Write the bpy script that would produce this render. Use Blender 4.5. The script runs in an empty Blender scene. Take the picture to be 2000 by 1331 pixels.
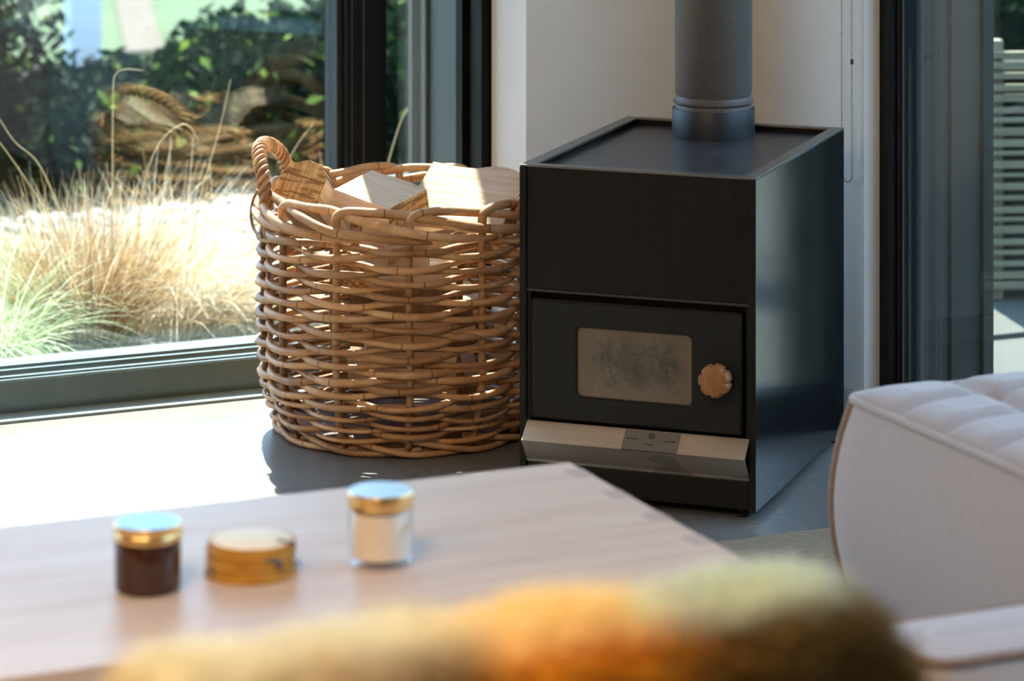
import bpy, bmesh, math, random
from mathutils import Vector, Matrix, Euler
rnd = random.Random(7)
S = bpy.context.scene
COL = S.collection
PI = math.pi
def rad(a): return a * PI / 180.0

# ------------------------------------------------------------------ camera, sky, sun, exposure
YAW = 23.8
cam_d = bpy.data.cameras.new('camera')
cam = bpy.data.objects.new('camera', cam_d); COL.objects.link(cam)
cam.location = (0, 0, 1.6)
cam.rotation_euler = (rad(90), 0, rad(-YAW))
cam_d.sensor_width = 36.0
cam_d.lens = 113.4
cam_d.shift_y = -0.6878
cam_d.clip_start = 0.05
cam_d.dof.use_dof = True
cam_d.dof.focus_distance = 6.15
cam_d.dof.aperture_fstop = 4.0
S.camera = cam

SUN_AZ, SUN_EL = 14.0, 50.0
world = bpy.data.worlds.new('sky'); S.world = world
world.use_nodes = True
wn = world.node_tree; wn.nodes.clear()
wtc = wn.nodes.new('ShaderNodeTexCoord'); wsx = wn.nodes.new('ShaderNodeSeparateXYZ')
wn.links.new(wtc.outputs['Generated'], wsx.inputs[0])
wmr = wn.nodes.new('ShaderNodeMapRange'); wmr.inputs[1].default_value = -1.0; wmr.inputs[2].default_value = 1.0
wn.links.new(wsx.outputs[2], wmr.inputs[0])
sky = wn.nodes.new('ShaderNodeValToRGB')          # clear blue sky, paler towards the horizon
for p, c in ((0.490, (0.20, 0.21, 0.19)), (0.50, (0.32, 0.49, 0.72)), (0.62, (0.33, 0.49, 0.71))):
    e = sky.color_ramp.elements.new(p); e.color = (*c, 1)
sky.color_ramp.elements[0].color = (0.20, 0.21, 0.19, 1); sky.color_ramp.elements[-1].color = (0.24, 0.35, 0.60, 1)
wn.links.new(wmr.outputs[0], sky.inputs[0])
bgn = wn.nodes.new('ShaderNodeBackground'); bgn.inputs['Strength'].default_value = 1.45
won = wn.nodes.new('ShaderNodeOutputWorld')
wn.links.new(sky.outputs[0], bgn.inputs[0]); wn.links.new(bgn.outputs[0], won.inputs[0])
sun_d = bpy.data.lights.new('sun', 'SUN'); sun_d.energy = 5.0; sun_d.angle = rad(0.55); sun_d.color = (1.0, 0.90, 0.77)
sun = bpy.data.objects.new('sun', sun_d); COL.objects.link(sun)
sd = Vector((math.sin(rad(SUN_AZ)) * math.cos(rad(SUN_EL)), math.cos(rad(SUN_AZ)) * math.cos(rad(SUN_EL)), math.sin(rad(SUN_EL))))
sun.rotation_euler = sd.to_track_quat('Z', 'Y').to_euler()
sun.location = (3, 12, 9)
lamps = []
for lx, ly in ((0.2, 2.3), (-1.6, 2.3)):            # two unseen ceiling panels added for warm fill light
    ld = bpy.data.lights.new('ceiling_panel', 'AREA'); ld.shape = 'SQUARE'; ld.size = 1.0; ld.energy = 10.0; ld.color = (1.0, 0.76, 0.53)
    lo_ = bpy.data.objects.new('ceiling_panel', ld); COL.objects.link(lo_); lo_.location = (lx, ly, 2.488); lamps.append((lx, ly))
S.view_settings.view_transform = 'Standard'; S.view_settings.look = 'None'
S.view_settings.gamma = 1.0; S.view_settings.use_curve_mapping = False
S.view_settings.exposure = 2.68
try:
    S.cycles.use_denoising = True
    S.cycles.max_bounces = 12; S.cycles.diffuse_bounces = 6; S.cycles.glossy_bounces = 5
    S.cycles.transparent_max_bounces = 32; S.cycles.transmission_bounces = 8
    S.cycles.sample_clamp_indirect = 6.0
    S.cycles.caustics_refractive = False
except Exception:
    pass

# ------------------------------------------------------------------ material helpers
def mat(name, col=(0.8, 0.8, 0.8), rough=0.5, metal=0.0, spec=0.5):
    m = bpy.data.materials.new(name); m.use_nodes = True
    b = m.node_tree.nodes['Principled BSDF']
    b.inputs['Base Color'].default_value = (*col, 1)
    b.inputs['Roughness'].default_value = rough
    b.inputs['Metallic'].default_value = metal
    b.inputs['Specular IOR Level'].default_value = spec
    return m
def nodes_of(m):
    nt = m.node_tree
    return nt, nt.nodes, nt.links, nt.nodes['Principled BSDF']
def tex_coord(nt, scale=(1, 1, 1), kind='Object', rot=(0, 0, 0)):
    tc = nt.nodes.new('ShaderNodeTexCoord'); mp = nt.nodes.new('ShaderNodeMapping')
    mp.inputs['Scale'].default_value = scale; mp.inputs['Rotation'].default_value = rot
    nt.links.new(tc.outputs[kind], mp.inputs['Vector'])
    return mp.outputs['Vector']
def noise(nt, vec, scale=5.0, detail=4.0, rough=0.55, dist=0.0):
    n = nt.nodes.new('ShaderNodeTexNoise')
    n.inputs['Scale'].default_value = scale; n.inputs['Detail'].default_value = detail
    n.inputs['Roughness'].default_value = rough; n.inputs['Distortion'].default_value = dist
    if vec is not None: nt.links.new(vec, n.inputs['Vector'])
    return n.outputs['Fac']
def ramp(nt, fac, stops):
    r = nt.nodes.new('ShaderNodeValToRGB')
    while len(r.color_ramp.elements) < len(stops): r.color_ramp.elements.new(0.5)
    for e, (p, c) in zip(r.color_ramp.elements, stops):
        e.position = p; e.color = (*c, 1)
    nt.links.new(fac, r.inputs['Fac'])
    return r.outputs['Color']
def mixc(nt, fac, a, b, mode='MIX'):
    x = nt.nodes.new('ShaderNodeMix'); x.data_type = 'RGBA'; x.blend_type = mode
    for i, v in ((0, fac), (6, a), (7, b)):
        if hasattr(v, 'node'): nt.links.new(v, x.inputs[i])
        elif i == 0: x.inputs[0].default_value = v
        else: x.inputs[i].default_value = (*v, 1)
    return x.outputs[2]
def mth(nt, op, a, b=0.0):
    x = nt.nodes.new('ShaderNodeMath'); x.operation = op
    for i, v in ((0, a), (1, b)):
        if hasattr(v, 'node'): nt.links.new(v, x.inputs[i])
        else: x.inputs[i].default_value = v
    return x.outputs[0]
def attr(nt, name):
    a = nt.nodes.new('ShaderNodeAttribute'); a.attribute_name = name
    return a.outputs['Fac']
def bump(nt, b, h, strength=0.2, dist=0.01):
    x = nt.nodes.new('ShaderNodeBump'); x.inputs['Strength'].default_value = strength; x.inputs['Distance'].default_value = dist
    nt.links.new(h, x.inputs['Height']); nt.links.new(x.outputs[0], b.inputs['Normal'])

def m_noisy(name, c1, c2, scale=(8, 8, 8), rough=0.5, metal=0.0, spec=0.5, bmp=0.0, bdist=0.002, lo=0.3, hi=0.7, rvar=None):
    m = mat(name, c1, rough, metal, spec); nt, N, L, b = nodes_of(m)
    f = noise(nt, tex_coord(nt, scale), 1.0, 6.0)
    L.new(ramp(nt, f, [(lo, c1), (hi, c2)]), b.inputs['Base Color'])
    if bmp: bump(nt, b, f, bmp, bdist)
    if rvar:
        r = ramp(nt, f, [(lo, (rvar[0],) * 3), (hi, (rvar[1],) * 3)]); L.new(r, b.inputs['Roughness'])
    return m

def m_glass(name, tint=(0.93, 0.97, 0.96), f0=0.045, rough=0.0):
    m = bpy.data.materials.new(name); m.use_nodes = True
    nt = m.node_tree; nt.nodes.clear(); L = nt.links
    out = nt.nodes.new('ShaderNodeOutputMaterial'); mx = nt.nodes.new('ShaderNodeMixShader')
    tr = nt.nodes.new('ShaderNodeBsdfTransparent'); tr.inputs[0].default_value = (*tint, 1)
    gl = nt.nodes.new('ShaderNodeBsdfGlossy'); gl.inputs['Roughness'].default_value = rough
    ge = nt.nodes.new('ShaderNodeNewGeometry')
    dp = nt.nodes.new('ShaderNodeVectorMath'); dp.operation = 'DOT_PRODUCT'
    L.new(ge.outputs['Normal'], dp.inputs[0]); L.new(ge.outputs['Incoming'], dp.inputs[1])
    c = mth(nt, 'ABSOLUTE', dp.outputs['Value'])
    p = mth(nt, 'POWER', mth(nt, 'SUBTRACT', 1.0, c), 5.0)
    f = mth(nt, 'ADD', mth(nt, 'MULTIPLY', p, 1.0 - f0), f0)
    L.new(f, mx.inputs[0]); L.new(tr.outputs[0], mx.inputs[1]); L.new(gl.outputs[0], mx.inputs[2])
    L.new(mx.outputs[0], out.inputs[0])
    return m

def m_leafy(name, stops, transl=0.4, rough=0.45, spec=0.4):
    m = bpy.data.materials.new(name); m.use_nodes = True
    nt = m.node_tree; L = nt.links; b = nt.nodes['Principled BSDF']; out = nt.nodes['Material Output']
    c = ramp(nt, attr(nt, 'rnd'), stops)
    L.new(c, b.inputs['Base Color']); b.inputs['Roughness'].default_value = rough; b.inputs['Specular IOR Level'].default_value = spec
    t = nt.nodes.new('ShaderNodeBsdfTranslucent'); L.new(c, t.inputs[0])
    mx = nt.nodes.new('ShaderNodeMixShader'); mx.inputs[0].default_value = transl
    L.new(b.outputs[0], mx.inputs[1]); L.new(t.outputs[0], mx.inputs[2]); L.new(mx.outputs[0], out.inputs[0])
    return m

def m_wood(name, stops, scale=(2, 30, 30), rough=0.5, bmp=0.15, spec=0.4, varyrnd=False):
    m = mat(name, stops[0][1], rough, 0, spec); nt, N, L, b = nodes_of(m)
    v = tex_coord(nt, scale)
    f = noise(nt, v, 1.0, 8.0, 0.62, 0.6)
    c = ramp(nt, f, stops)
    if varyrnd:
        oi = N.new('ShaderNodeObjectInfo')
        c = mixc(nt, mth(nt, 'MULTIPLY', oi.outputs['Random'], 0.35), c, stops[-1][1])
    L.new(c, b.inputs['Base Color'])
    if bmp: bump(nt, b, f, bmp, 0.002)
    return m

# ------------------------------------------------------------------ mesh builder
class MB:
    def __init__(self):
        self.v = []; self.f = []; self.t = []; self.r = []
    def add(self, vs, fs, t=None, r=0.0):
        o = len(self.v)
        self.v += [tuple(p) for p in vs]; self.f += [tuple(i + o for i in q) for q in fs]
        self.t += list(t) if t is not None else [0.0] * len(vs)
        self.r += [r] * len(vs)
        return self
    def bm(self, b, M=None):
        if M is not None: bmesh.ops.transform(b, matrix=M, verts=b.verts)
        b.verts.index_update()
        self.add([tuple(v.co) for v in b.verts], [[v.index for v in f.verts] for f in b.faces]); b.free()
        return self
    def box(self, x0, x1, y0, y1, z0, z1, bev=0.0, seg=2, M=None):
        b = bmesh.new(); bmesh.ops.create_cube(b, size=1.0)
        bmesh.ops.scale(b, vec=(x1 - x0, y1 - y0, z1 - z0), verts=b.verts)
        bmesh.ops.translate(b, vec=((x0 + x1) / 2, (y0 + y1) / 2, (z0 + z1) / 2), verts=b.verts)
        if bev > 0: bmesh.ops.bevel(b, geom=list(b.edges), offset=bev, segments=seg, profile=0.5, affect='EDGES')
        return self.bm(b, M)
    def prism(self, poly, a0, a1, axis='x', bev=0.0, M=None):
        # poly in the two other axes (in order), extruded along axis from a0 to a1
        b = bmesh.new()
        def P(p, a):
            return {'x': (a, p[0], p[1]), 'y': (p[0], a, p[1]), 'z': (p[0], p[1], a)}[axis]
        lo = [b.verts.new(P(p, a0)) for p in poly]; hi = [b.verts.new(P(p, a1)) for p in poly]
        n = len(poly)
        b.faces.new(lo); b.faces.new(hi[::-1])
        for i in range(n): b.faces.new((lo[i], hi[i], hi[(i + 1) % n], lo[(i + 1) % n]))
        bmesh.ops.recalc_face_normals(b, faces=b.faces)
        if bev > 0: bmesh.ops.bevel(b, geom=list(b.edges), offset=bev, segments=2, profile=0.5, affect='EDGES')
        return self.bm(b, M)
    def tube(self, path, r, sides=7, caps=True, closed=False, t0=0.0):
        pts = [Vector(p) for p in path]; n = len(pts)
        rs = r if isinstance(r, (list, tuple)) else [r] * n
        T = []
        for i in range(n):
            if closed: d = pts[(i + 1) % n] - pts[i - 1]
            else: d = pts[min(i + 1, n - 1)] - pts[max(i - 1, 0)]
            T.append(d.normalized())
        u = T[0].orthogonal().normalized()
        vs = []; ts = []; acc = t0
        for i in range(n):
            u = (u - T[i] * u.dot(T[i])); u.normalize(); w = T[i].cross(u)
            if i: acc += (pts[i] - pts[i - 1]).length
            for k in range(sides):
                a = 2 * PI * k / sides
                vs.append(pts[i] + (u * math.cos(a) + w * math.sin(a)) * rs[i]); ts.append(acc)
        fs = []
        for i in range(n if closed else n - 1):
            j = (i + 1) % n
            for k in range(sides):
                q = (k + 1) % sides
                fs.append((i * sides + k, i * sides + q, j * sides + q, j * sides + k))
        if caps and not closed:
            fs.append(tuple(range(sides))[::-1]); fs.append(tuple((n - 1) * sides + k for k in range(sides)))
        return self.add(vs, fs, ts, rnd.random())
    def lathe(self, prof, n=48, c=(0, 0, 0), M=None):
        # prof: list of (r, z); r = 0 closes on the axis
        vs = []; idx = []
        for (r, z) in prof:
            if r < 1e-7: idx.append([len(vs)]); vs.append(Vector((c[0], c[1], c[2] + z)))
            else:
                idx.append(list(range(len(vs), len(vs) + n)))
                vs += [Vector((c[0] + r * math.cos(2 * PI * k / n), c[1] + r * math.sin(2 * PI * k / n), c[2] + z)) for k in range(n)]
        fs = []
        for a, b in zip(idx, idx[1:]):
            for k in range(n):
                q = (k + 1) % n
                if len(a) == 1 and len(b) == 1: continue
                if len(a) == 1: fs.append((a[0], b[q], b[k]))
                elif len(b) == 1: fs.append((a[k], a[q], b[0]))
                else: fs.append((a[k], a[q], b[q], b[k]))
        if M is not None: vs = [M @ p for p in vs]
        return self.add(vs, fs)
    def build(self, name, m, parent=None, smooth=False, fix=False, ang=None):
        me = bpy.data.meshes.new(name); me.from_pydata(self.v, [], self.f)
        if fix:
            b = bmesh.new(); b.from_mesh(me); bmesh.ops.recalc_face_normals(b, faces=b.faces); b.to_mesh(me); b.free()
        if smooth:
            me.polygons.foreach_set('use_smooth', [True] * len(me.polygons))
            if ang is not None: me.set_sharp_from_angle(angle=rad(ang))
        a = me.attributes.new('t', 'FLOAT', 'POINT'); a.data.foreach_set('value', self.t)
        a = me.attributes.new('rnd', 'FLOAT', 'POINT'); a.data.foreach_set('value', self.r)
        me.materials.append(m)
        o = bpy.data.objects.new(name, me); COL.objects.link(o)
        if parent: o.parent = parent
        me.update()
        return o

def tag(o, label, cat, group=None, kind=None):
    o['label'] = label; o['category'] = cat
    if group: o['group'] = group
    if kind: o['kind'] = kind
    return o
def thing(name, label, cat, loc=(0, 0, 0), rz=0.0, group=None, kind=None):
    o = bpy.data.objects.new(name, None); COL.objects.link(o)
    o.location = loc; o.rotation_euler = (0, 0, rz); o.empty_display_size = 0.1
    return tag(o, label, cat, group, kind)
def struct(o, label, cat): return tag(o, label, cat, None, 'structure')

# ------------------------------------------------------------------ materials
M_wall = m_noisy('white_paint', (0.78, 0.76, 0.72), (0.82, 0.80, 0.76), (3, 3, 3), 0.75, bmp=0.03)
M_ceil = m_noisy('pine_ceiling', (0.70, 0.47, 0.28), (0.78, 0.55, 0.35), (2, 30, 30), 0.6)
M_timber = m_noisy('brown_timber_cladding', (0.20, 0.12, 0.07), (0.28, 0.18, 0.11), (20, 20, 2), 0.6)
M_frame = m_noisy('dark_aluminium', (0.005, 0.0065, 0.007), (0.007, 0.009, 0.0095), (20, 20, 20), 0.4, spec=0.1)
M_track = m_noisy('bare_aluminium_track', (0.26, 0.35, 0.35), (0.31, 0.40, 0.40), (20, 20, 20), 0.7, spec=0.3)  # sky reflection on the dark metal put into the colour as cyan
M_sill = m_noisy('grey_green_aluminium', (0.075, 0.105, 0.10), (0.09, 0.12, 0.115), (20, 20, 20), 0.25, spec=0.8)  # sky and floor reflections painted in as a cyan-grey base
M_jamb = m_noisy('grey_cladding', (0.060, 0.056, 0.044), (0.072, 0.068, 0.054), (9, 9, 2), 0.5)
M_jamb_dark = m_noisy('dark_grey_cladding', (0.022, 0.022, 0.018), (0.030, 0.030, 0.025), (9, 9, 2), 0.6, spec=0.2)
M_glass = m_glass('window_glass', (0.93, 0.965, 0.96), 0.065)
M_seal = mat('rubber_seal', (0.012, 0.012, 0.012), 0.6)
M_skirt = m_noisy('grey_painted_skirting', (0.42, 0.42, 0.41), (0.46, 0.46, 0.45), (4, 4, 4), 0.5)

def m_concrete():
    m = mat('polished_concrete', (0.2, 0.2, 0.19), 0.4, 0, 0.35); nt, N, L, b = nodes_of(m)
    v = tex_coord(nt)
    f = noise(nt, v, 2.2, 9.0, 0.6, 0.4); g = noise(nt, v, 45.0, 6.0, 0.7)
    c = ramp(nt, f, [(0.3, (0.10, 0.092, 0.084)), (0.55, (0.135, 0.124, 0.114)), (0.75, (0.18, 0.166, 0.154))])
    c = mixc(nt, 0.25, c, ramp(nt, g, [(0.35, (0.08, 0.075, 0.07)), (0.7, (0.3, 0.29, 0.27))]))
    sp = ramp(nt, noise(nt, tex_coord(nt, (9, 26, 1)), 1.0, 3.0, 0.5), [(0.66, (0, 0, 0)), (0.72, (1, 1, 1))])
    c = mixc(nt, mth(nt, 'MULTIPLY', sp, 0.3), c, (0.42, 0.42, 0.42))
    L.new(c, b.inputs['Base Color'])
    L.new(ramp(nt, f, [(0.3, (0.30,) * 3), (0.75, (0.44,) * 3)]), b.inputs['Roughness'])
    bump(nt, b, g, 0.06, 0.002)
    return m
M_floor = m_concrete()

# ------------------------------------------------------------------ room shell
XR, YB = 3.30, 6.285                 # inner faces of the right wall and of the garden wall
XW = 2.805                           # end of the big garden window
YW = 5.709                           # start of the right-hand window
CZ = 2.55; HEAD = 2.36
X0, Y0 = -3.4, -1.6
struct(MB().box(X0 - .3, 3.42, Y0 - .3, 6.66, -0.12, 0.0).build('floor', M_floor), 'polished grey concrete floor of the living room', 'floor')
struct(MB().box(X0 - .3, 3.62, Y0 - .3, 6.93, CZ, CZ + .2).build('ceiling', M_ceil), 'pale pine ceiling above the room', 'ceiling')
w = MB().box(XW, 3.30, YB, 6.47, 0, CZ).box(XW + .012, 3.30, 6.47, 6.66, 0, CZ)
w.box(X0 - .3, XW, YB, 6.66, HEAD, CZ)
struct(w.build('wall_back', M_wall), 'white wall with a bright reveal between garden window and corner', 'wall')
w = MB().box(XR, 3.336, YW, 6.66, 0, CZ).box(3.336, 3.42, YW + .004, 6.66, 0, CZ)
w.box(XR, 3.42, Y0, YW, HEAD, CZ).box(XR, 3.42, Y0 - .3, 1.0, 0, HEAD)
struct(w.build('wall_right', M_wall), 'white wall strip behind the hanging bead chain', 'wall')
struct(MB().box(X0 - .3, X0, Y0, 6.66, 0, CZ).build('wall_left', M_timber), 'brown timber side wall out of view to the left', 'wall')
struct(MB().box(X0, XR, Y0 - .3, Y0, 0, CZ).build('wall_front', M_wall), 'white wall behind the viewer', 'wall')
struct(MB().box(3.288, XR, YW + .001, YB, 0, .058, .002).build('baseboard_right', M_skirt), 'low grey skirting at the foot of the white wall behind the stove', 'baseboard')
struct(MB().box(XW + .002, 3.288, YB - .012, YB, 0, .058, .002).build('baseboard_back', M_skirt), 'low skirting of the back wall hidden behind stove and basket', 'baseboard')
for q, (lx, ly) in enumerate(lamps):  # housings for the added fill panels
    LP = thing('ceiling_lamp', ['square warm ceiling lamp above the armchair', 'square warm ceiling lamp out of view to the left'][q], 'lamp', (lx, ly, 2.49))
    MB().box(-.54, .54, -.54, .54, .03, .06, .003).build('housing', M_wall, LP)
    MB().box(-.54, -.51, -.54, .54, -.008, .03, .002).box(.51, .54, -.54, .54, -.008, .03, .002).box(-.51, .51, -.54, -.51, -.008, .03, .002).box(-.51, .51, .51, .54, -.008, .03, .002).build('rim', M_wall, LP)
# outer cladding of the two reveals
struct(MB().box(3.42, 3.60, YW + .002, 6.93, -0.12, CZ, .002).box(3.42, 3.45, YW - .016, YW + .002, -0.12, CZ, .002).box(3.50, 3.515, YW - .010, YW + .002, -.12, CZ, .002).box(3.575, 3.60, YW - .014, YW + .002, -.12, CZ, .002).build('trim_1', M_jamb_dark), 'dark grey outer reveal seen through the right window', 'trim')
struct(MB().box(XW + .006, 3.42, 6.66, 6.93, -0.12, CZ, .002).box(XW - .012, XW + .006, 6.905, 6.93, -.12, CZ, .002).box(XW - .006, XW + .006, 6.84, 6.865, -.12, CZ, .002).build('trim_2', M_jamb), 'grey outer reveal at the right end of the garden window', 'trim')

# ------------------------------------------------------------------ garden window (window_1)
W1 = thing('window_1', 'large sliding garden window with dark aluminium frame', 'window', kind='structure')
XL = -3.2
prof = [(6.472, 0), (6.472, .069), (6.476, .073), (6.483, .073), (6.485, .066), (6.497, .066), (6.499, .074), (6.511, .074), (6.513, .067),
        (6.543, .067), (6.545, .077), (6.556, .077), (6.558, .070), (6.572, .070), (6.574, .080), (6.600, .080), (6.602, .076), (6.66, .076), (6.66, 0)]
MB().prism(prof, XL, XW, 'x').build('sill', M_sill, W1)
MB().box(XL, XW, 6.408, 6.472, 0, .006, .0015).build('floor_track', M_track, W1)
jm = MB().box(2.782, 2.805, 6.472, 6.505, .0, HEAD, .0015).box(2.792, 2.806, 6.52, 6.56, .0, HEAD, .0015).box(2.779, 2.806, 6.575, 6.60, 0, HEAD, .0015)
jm.box(2.80, 2.83, 6.472, 6.66, 0, HEAD)
jm.build('jamb', M_frame, W1)
MB().box(2.797, 2.801, 6.506, 6.519, .07, HEAD).build('jamb_groove', M_jamb, W1)
MB().box(XL, 2.782, 6.472, 6.62, HEAD - .06, HEAD).build('head', M_frame, W1)
MB().box(2.487, 2.500, 6.585, 6.66, .077, HEAD - .06, .001).build('stile_seal', M_seal, W1)
MB().box(2.500, 2.580, 6.56, 6.66, .077, HEAD - .06, .002).box(2.580, 2.600, 6.575, 6.64, .077, HEAD - .06, .002).build('stile', M_frame, W1)
MB().box(2.5385, 2.5405, 6.5585, 6.5605, .08, HEAD - .06).box(2.512, 2.5135, 6.5585, 6.5605, .08, HEAD - .06).build('stile_bead', M_jamb, W1)
MB().box(XL, 2.487, 6.626, 6.632, .076, HEAD - .05).build('pane', M_glass, W1)
MB().box(XL, 2.487, 6.650, 6.656, .076, HEAD - .05).build('pane', M_glass, W1)
MB().box(2.600, 2.80, 6.630, 6.636, .076, HEAD - .05).build('pane', M_glass, W1)
MB().box(2.600, 2.80, 6.650, 6.656, .076, HEAD - .05).build('pane', M_glass, W1)

# ------------------------------------------------------------------ right window (window_2)
W2 = thing('window_2', 'tall window with black frame beside the bead chain', 'window', kind='structure')
YE = 1.0
prof = [(3.336, 0), (3.336, .064), (3.34, .068), (3.35, .068), (3.352, .062), (3.36, .062), (3.362, .072), (3.41, .072), (3.41, 0)]
MB().prism(prof, YE, YW, 'y').build('sill', M_frame, W2)
MB().box(3.27, 3.336, YE, YW, 0, .005, .001).build('floor_track', M_frame, W2)
jm = MB().box(3.336, 3.352, 5.676, YW + .004, 0, HEAD, .001).box(3.356, 3.366, 5.672, YW + .004, 0, HEAD, .001).box(3.352, 3.42, 5.690, YW + .004, 0, HEAD)
jm.build('jamb', M_frame, W2)
MB().box(3.3525, 3.3555, 5.680, 5.69, .07, HEAD).box(3.3665, 3.3695, 5.668, 5.69, .073, HEAD).build('glazing_bead', M_jamb, W2)
MB().box(3.336, 3.41, YE, 5.69, HEAD - .06, HEAD).build('head', M_frame, W2)
MB().box(3.370, 3.376, YE, 5.688, .072, HEAD - .05).build('pane', M_glass, W2)
MB().box(3.392, 3.398, YE, 5.688, .072, HEAD - .05).build('pane', M_glass, W2)

# ------------------------------------------------------------------ garden ground
GZ = -0.10
def m_ground():
    m = mat('garden_soil', (0.3, 0.27, 0.2), 0.95); nt, N, L, b = nodes_of(m)
    f = noise(nt, tex_coord(nt), 3.0, 9.0, 0.65)
    L.new(ramp(nt, f, [(0.35, (0.06, 0.055, 0.045)), (0.55, (0.12, 0.11, 0.09)), (0.7, (0.08, 0.085, 0.05))]), b.inputs['Base Color'])
    bump(nt, b, f, 0.5, 0.03)
    return m
M_soil = m_ground()
struct(MB().box(-25, 35, 6.66, 12.4, GZ - .3, GZ).build('ground', M_soil), 'pale sandy garden ground outside the windows', 'ground')
M_pave = m_noisy('grey_green_paving', (0.030, 0.036, 0.031), (0.045, 0.05, 0.044), (3, 3, 3), 0.8)
struct(MB().box(3.60, 35, -20, 6.66, GZ - .3, GZ).box(3.60, 6.6, 6.66, 8.6, GZ, GZ + .012).build('terrace', M_pave), 'grey paved terrace outside the right window', 'terrace')
def m_lawn():
    m = mat('mown_lawn', (0.2, 0.4, 0.05), 0.9); nt, N, L, b = nodes_of(m)
    f = noise(nt, tex_coord(nt, (1, 1, 1)), 1.1, 8.0, 0.7)
    L.new(ramp(nt, f, [(0.3, (0.015, 0.042, 0.001)), (0.6, (0.025, 0.058, 0.002)), (0.8, (0.036, 0.062, 0.004))]), b.inputs['Base Color'])
    return m
struct(MB().box(-25, 35, 12.4, 60, GZ - .3, GZ + .02).build('lawn', m_lawn()), 'bright green lawn beyond the hedge', 'lawn')
def m_path():
    return m_noisy('sandy_path', (0.055, 0.034, 0.018), (0.075, 0.048, 0.027), (6, 6, 6), 0.9)
struct(MB().prism([(3.80, 12.45), (3.96, 12.45), (4.62, 14.8), (4.45, 14.8)], GZ + .02, GZ + .035, 'z').build('path', m_path()), 'short sandy path crossing the lawn behind the hedge', 'path')

M_dark_ground = m_noisy('dark_mulch', (0.010, 0.009, 0.007), (0.028, 0.022, 0.016), (12, 12, 12), 0.95, spec=0.1, bmp=.5, bdist=.02)  # very dark tone for the strip of ground below the shrubs
struct(MB().box(-25, 35, 9.0, 12.4, GZ, GZ + .010).build('planting_bed', M_dark_ground), 'dark mulched bed under the hedge', 'bed')
def stone_mesh(mb, c, s, rg):
    b = bmesh.new(); bmesh.ops.create_icosphere(b, subdivisions=1, radius=1.0)
    sc = (s * rg.uniform(.8, 1.3), s * rg.uniform(.7, 1.1), s * rg.uniform(.35, .6))
    for v in b.verts: v.co = Vector(v.co) * rg.uniform(.85, 1.15)
    M = Matrix.Translation(c) @ Euler((rg.uniform(-.3, .3), rg.uniform(-.3, .3), rg.uniform(0, 6.28))).to_matrix().to_4x4() @ Matrix.Diagonal((*sc, 1))
    bmesh.ops.transform(b, matrix=M, verts=b.verts); b.verts.index_update()
    mb.add([tuple(v.co) for v in b.verts], [[v.index for v in f.verts] for f in b.faces], None, rg.random()); b.free()
M_stone = m_leafy('white_pebble', [(0.0, (0.09, 0.09, 0.085)), (0.35, (0.24, 0.235, 0.22)), (0.8, (0.40, 0.39, 0.375)), (1.0, (0.09, 0.095, 0.09))], 0.0, 0.8, 0.2)
rg = random.Random(3); pb = MB()
for i in range(5200):
    y = rg.uniform(7.0, 9.1); x = rg.uniform(1.45, 4.9) + (y - 8.5) * .28; y += max(0, min(.5, (x - 3.1) * .5)) * (y - 7) / 2.1
    stone_mesh(pb, (x, y, GZ + .010 + rg.uniform(0, .015)), rg.uniform(.016, .040), rg)
tag(pb.build('gravel', M_stone, smooth=False), 'bed of whitish pebbles between grasses and hedge', 'gravel', kind='stuff')

# ------------------------------------------------------------------ ornamental grasses
def grass_clump(name, label, c, n, rad_b, lmin, lmax, lean, spread, droop, m, seed, wid=0.0020, group=None, seg=6):
    g = random.Random(seed); mb = MB()
    for i in range(n):
        a = g.uniform(0, 2 * PI); rr = rad_b * math.sqrt(g.random())
        p = Vector((rr * math.cos(a), rr * math.sin(a), 0))
        L = g.uniform(lmin, lmax)
        out = Vector((math.cos(a), math.sin(a), 0)) * g.uniform(0.1, 1.0) * spread + Vector(lean) * g.uniform(.3, 1.4) + Vector((g.gauss(0, .2), g.gauss(0, .2), 0))
        d = (Vector((0, 0, 1)) + out).normalized()
        dr = droop * g.uniform(.4, 1.6)
        side = d.cross(Vector((g.gauss(0, 1), g.gauss(0, 1), .2))).normalized()
        vs = []; w0 = wid * g.uniform(.6, 1.3)
        for k in range(seg + 1):
            w = w0 * (1 - .85 * k / seg)
            vs += [p - side * w, p + side * w]
            p = p + d * (L / seg)
            d = (d + Vector((d.x * .5, d.y * .5, -1)) * dr / seg + Vector((g.gauss(0, .05), g.gauss(0, .05), 0))).normalized()
            if p.z < .004: p.z = .004; d.z = max(d.z, 0); d.normalize()
        fs = [(2 * k, 2 * k + 1, 2 * k + 3, 2 * k + 2) for k in range(seg)]
        mb.add(vs, fs, None, g.random())
    o = mb.build(name, m)
    o.location = (c[0], c[1], GZ)
    return tag(o, label, 'grass', group)
M_straw = m_leafy('dry_straw', [(0.0, (0.42, 0.29, 0.15)), (0.3, (0.58, 0.48, 0.32)), (0.7, (0.70, 0.63, 0.49)), (1.0, (0.80, 0.76, 0.66))], 0.35, 0.5)
M_straw2 = m_leafy('golden_straw', [(0.0, (0.22, 0.10, 0.035)), (0.35, (0.36, 0.21, 0.09)), (0.75, (0.54, 0.40, 0.22)), (1.0, (0.68, 0.60, 0.44))], 0.35, 0.5)
M_green = m_leafy('pale_green_blade', [(0.0, (0.28, 0.40, 0.16)), (0.5, (0.50, 0.58, 0.34)), (1.0, (0.76, 0.77, 0.58))], 0.4, 0.5)
grass_clump('ornamental_grass', 'golden dry grass clump with upright stems just outside the window', (2.16, 7.42), 1500, .10, .20, .46, (.0, .0, 0), .50, .8, M_straw2, 11)
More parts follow.
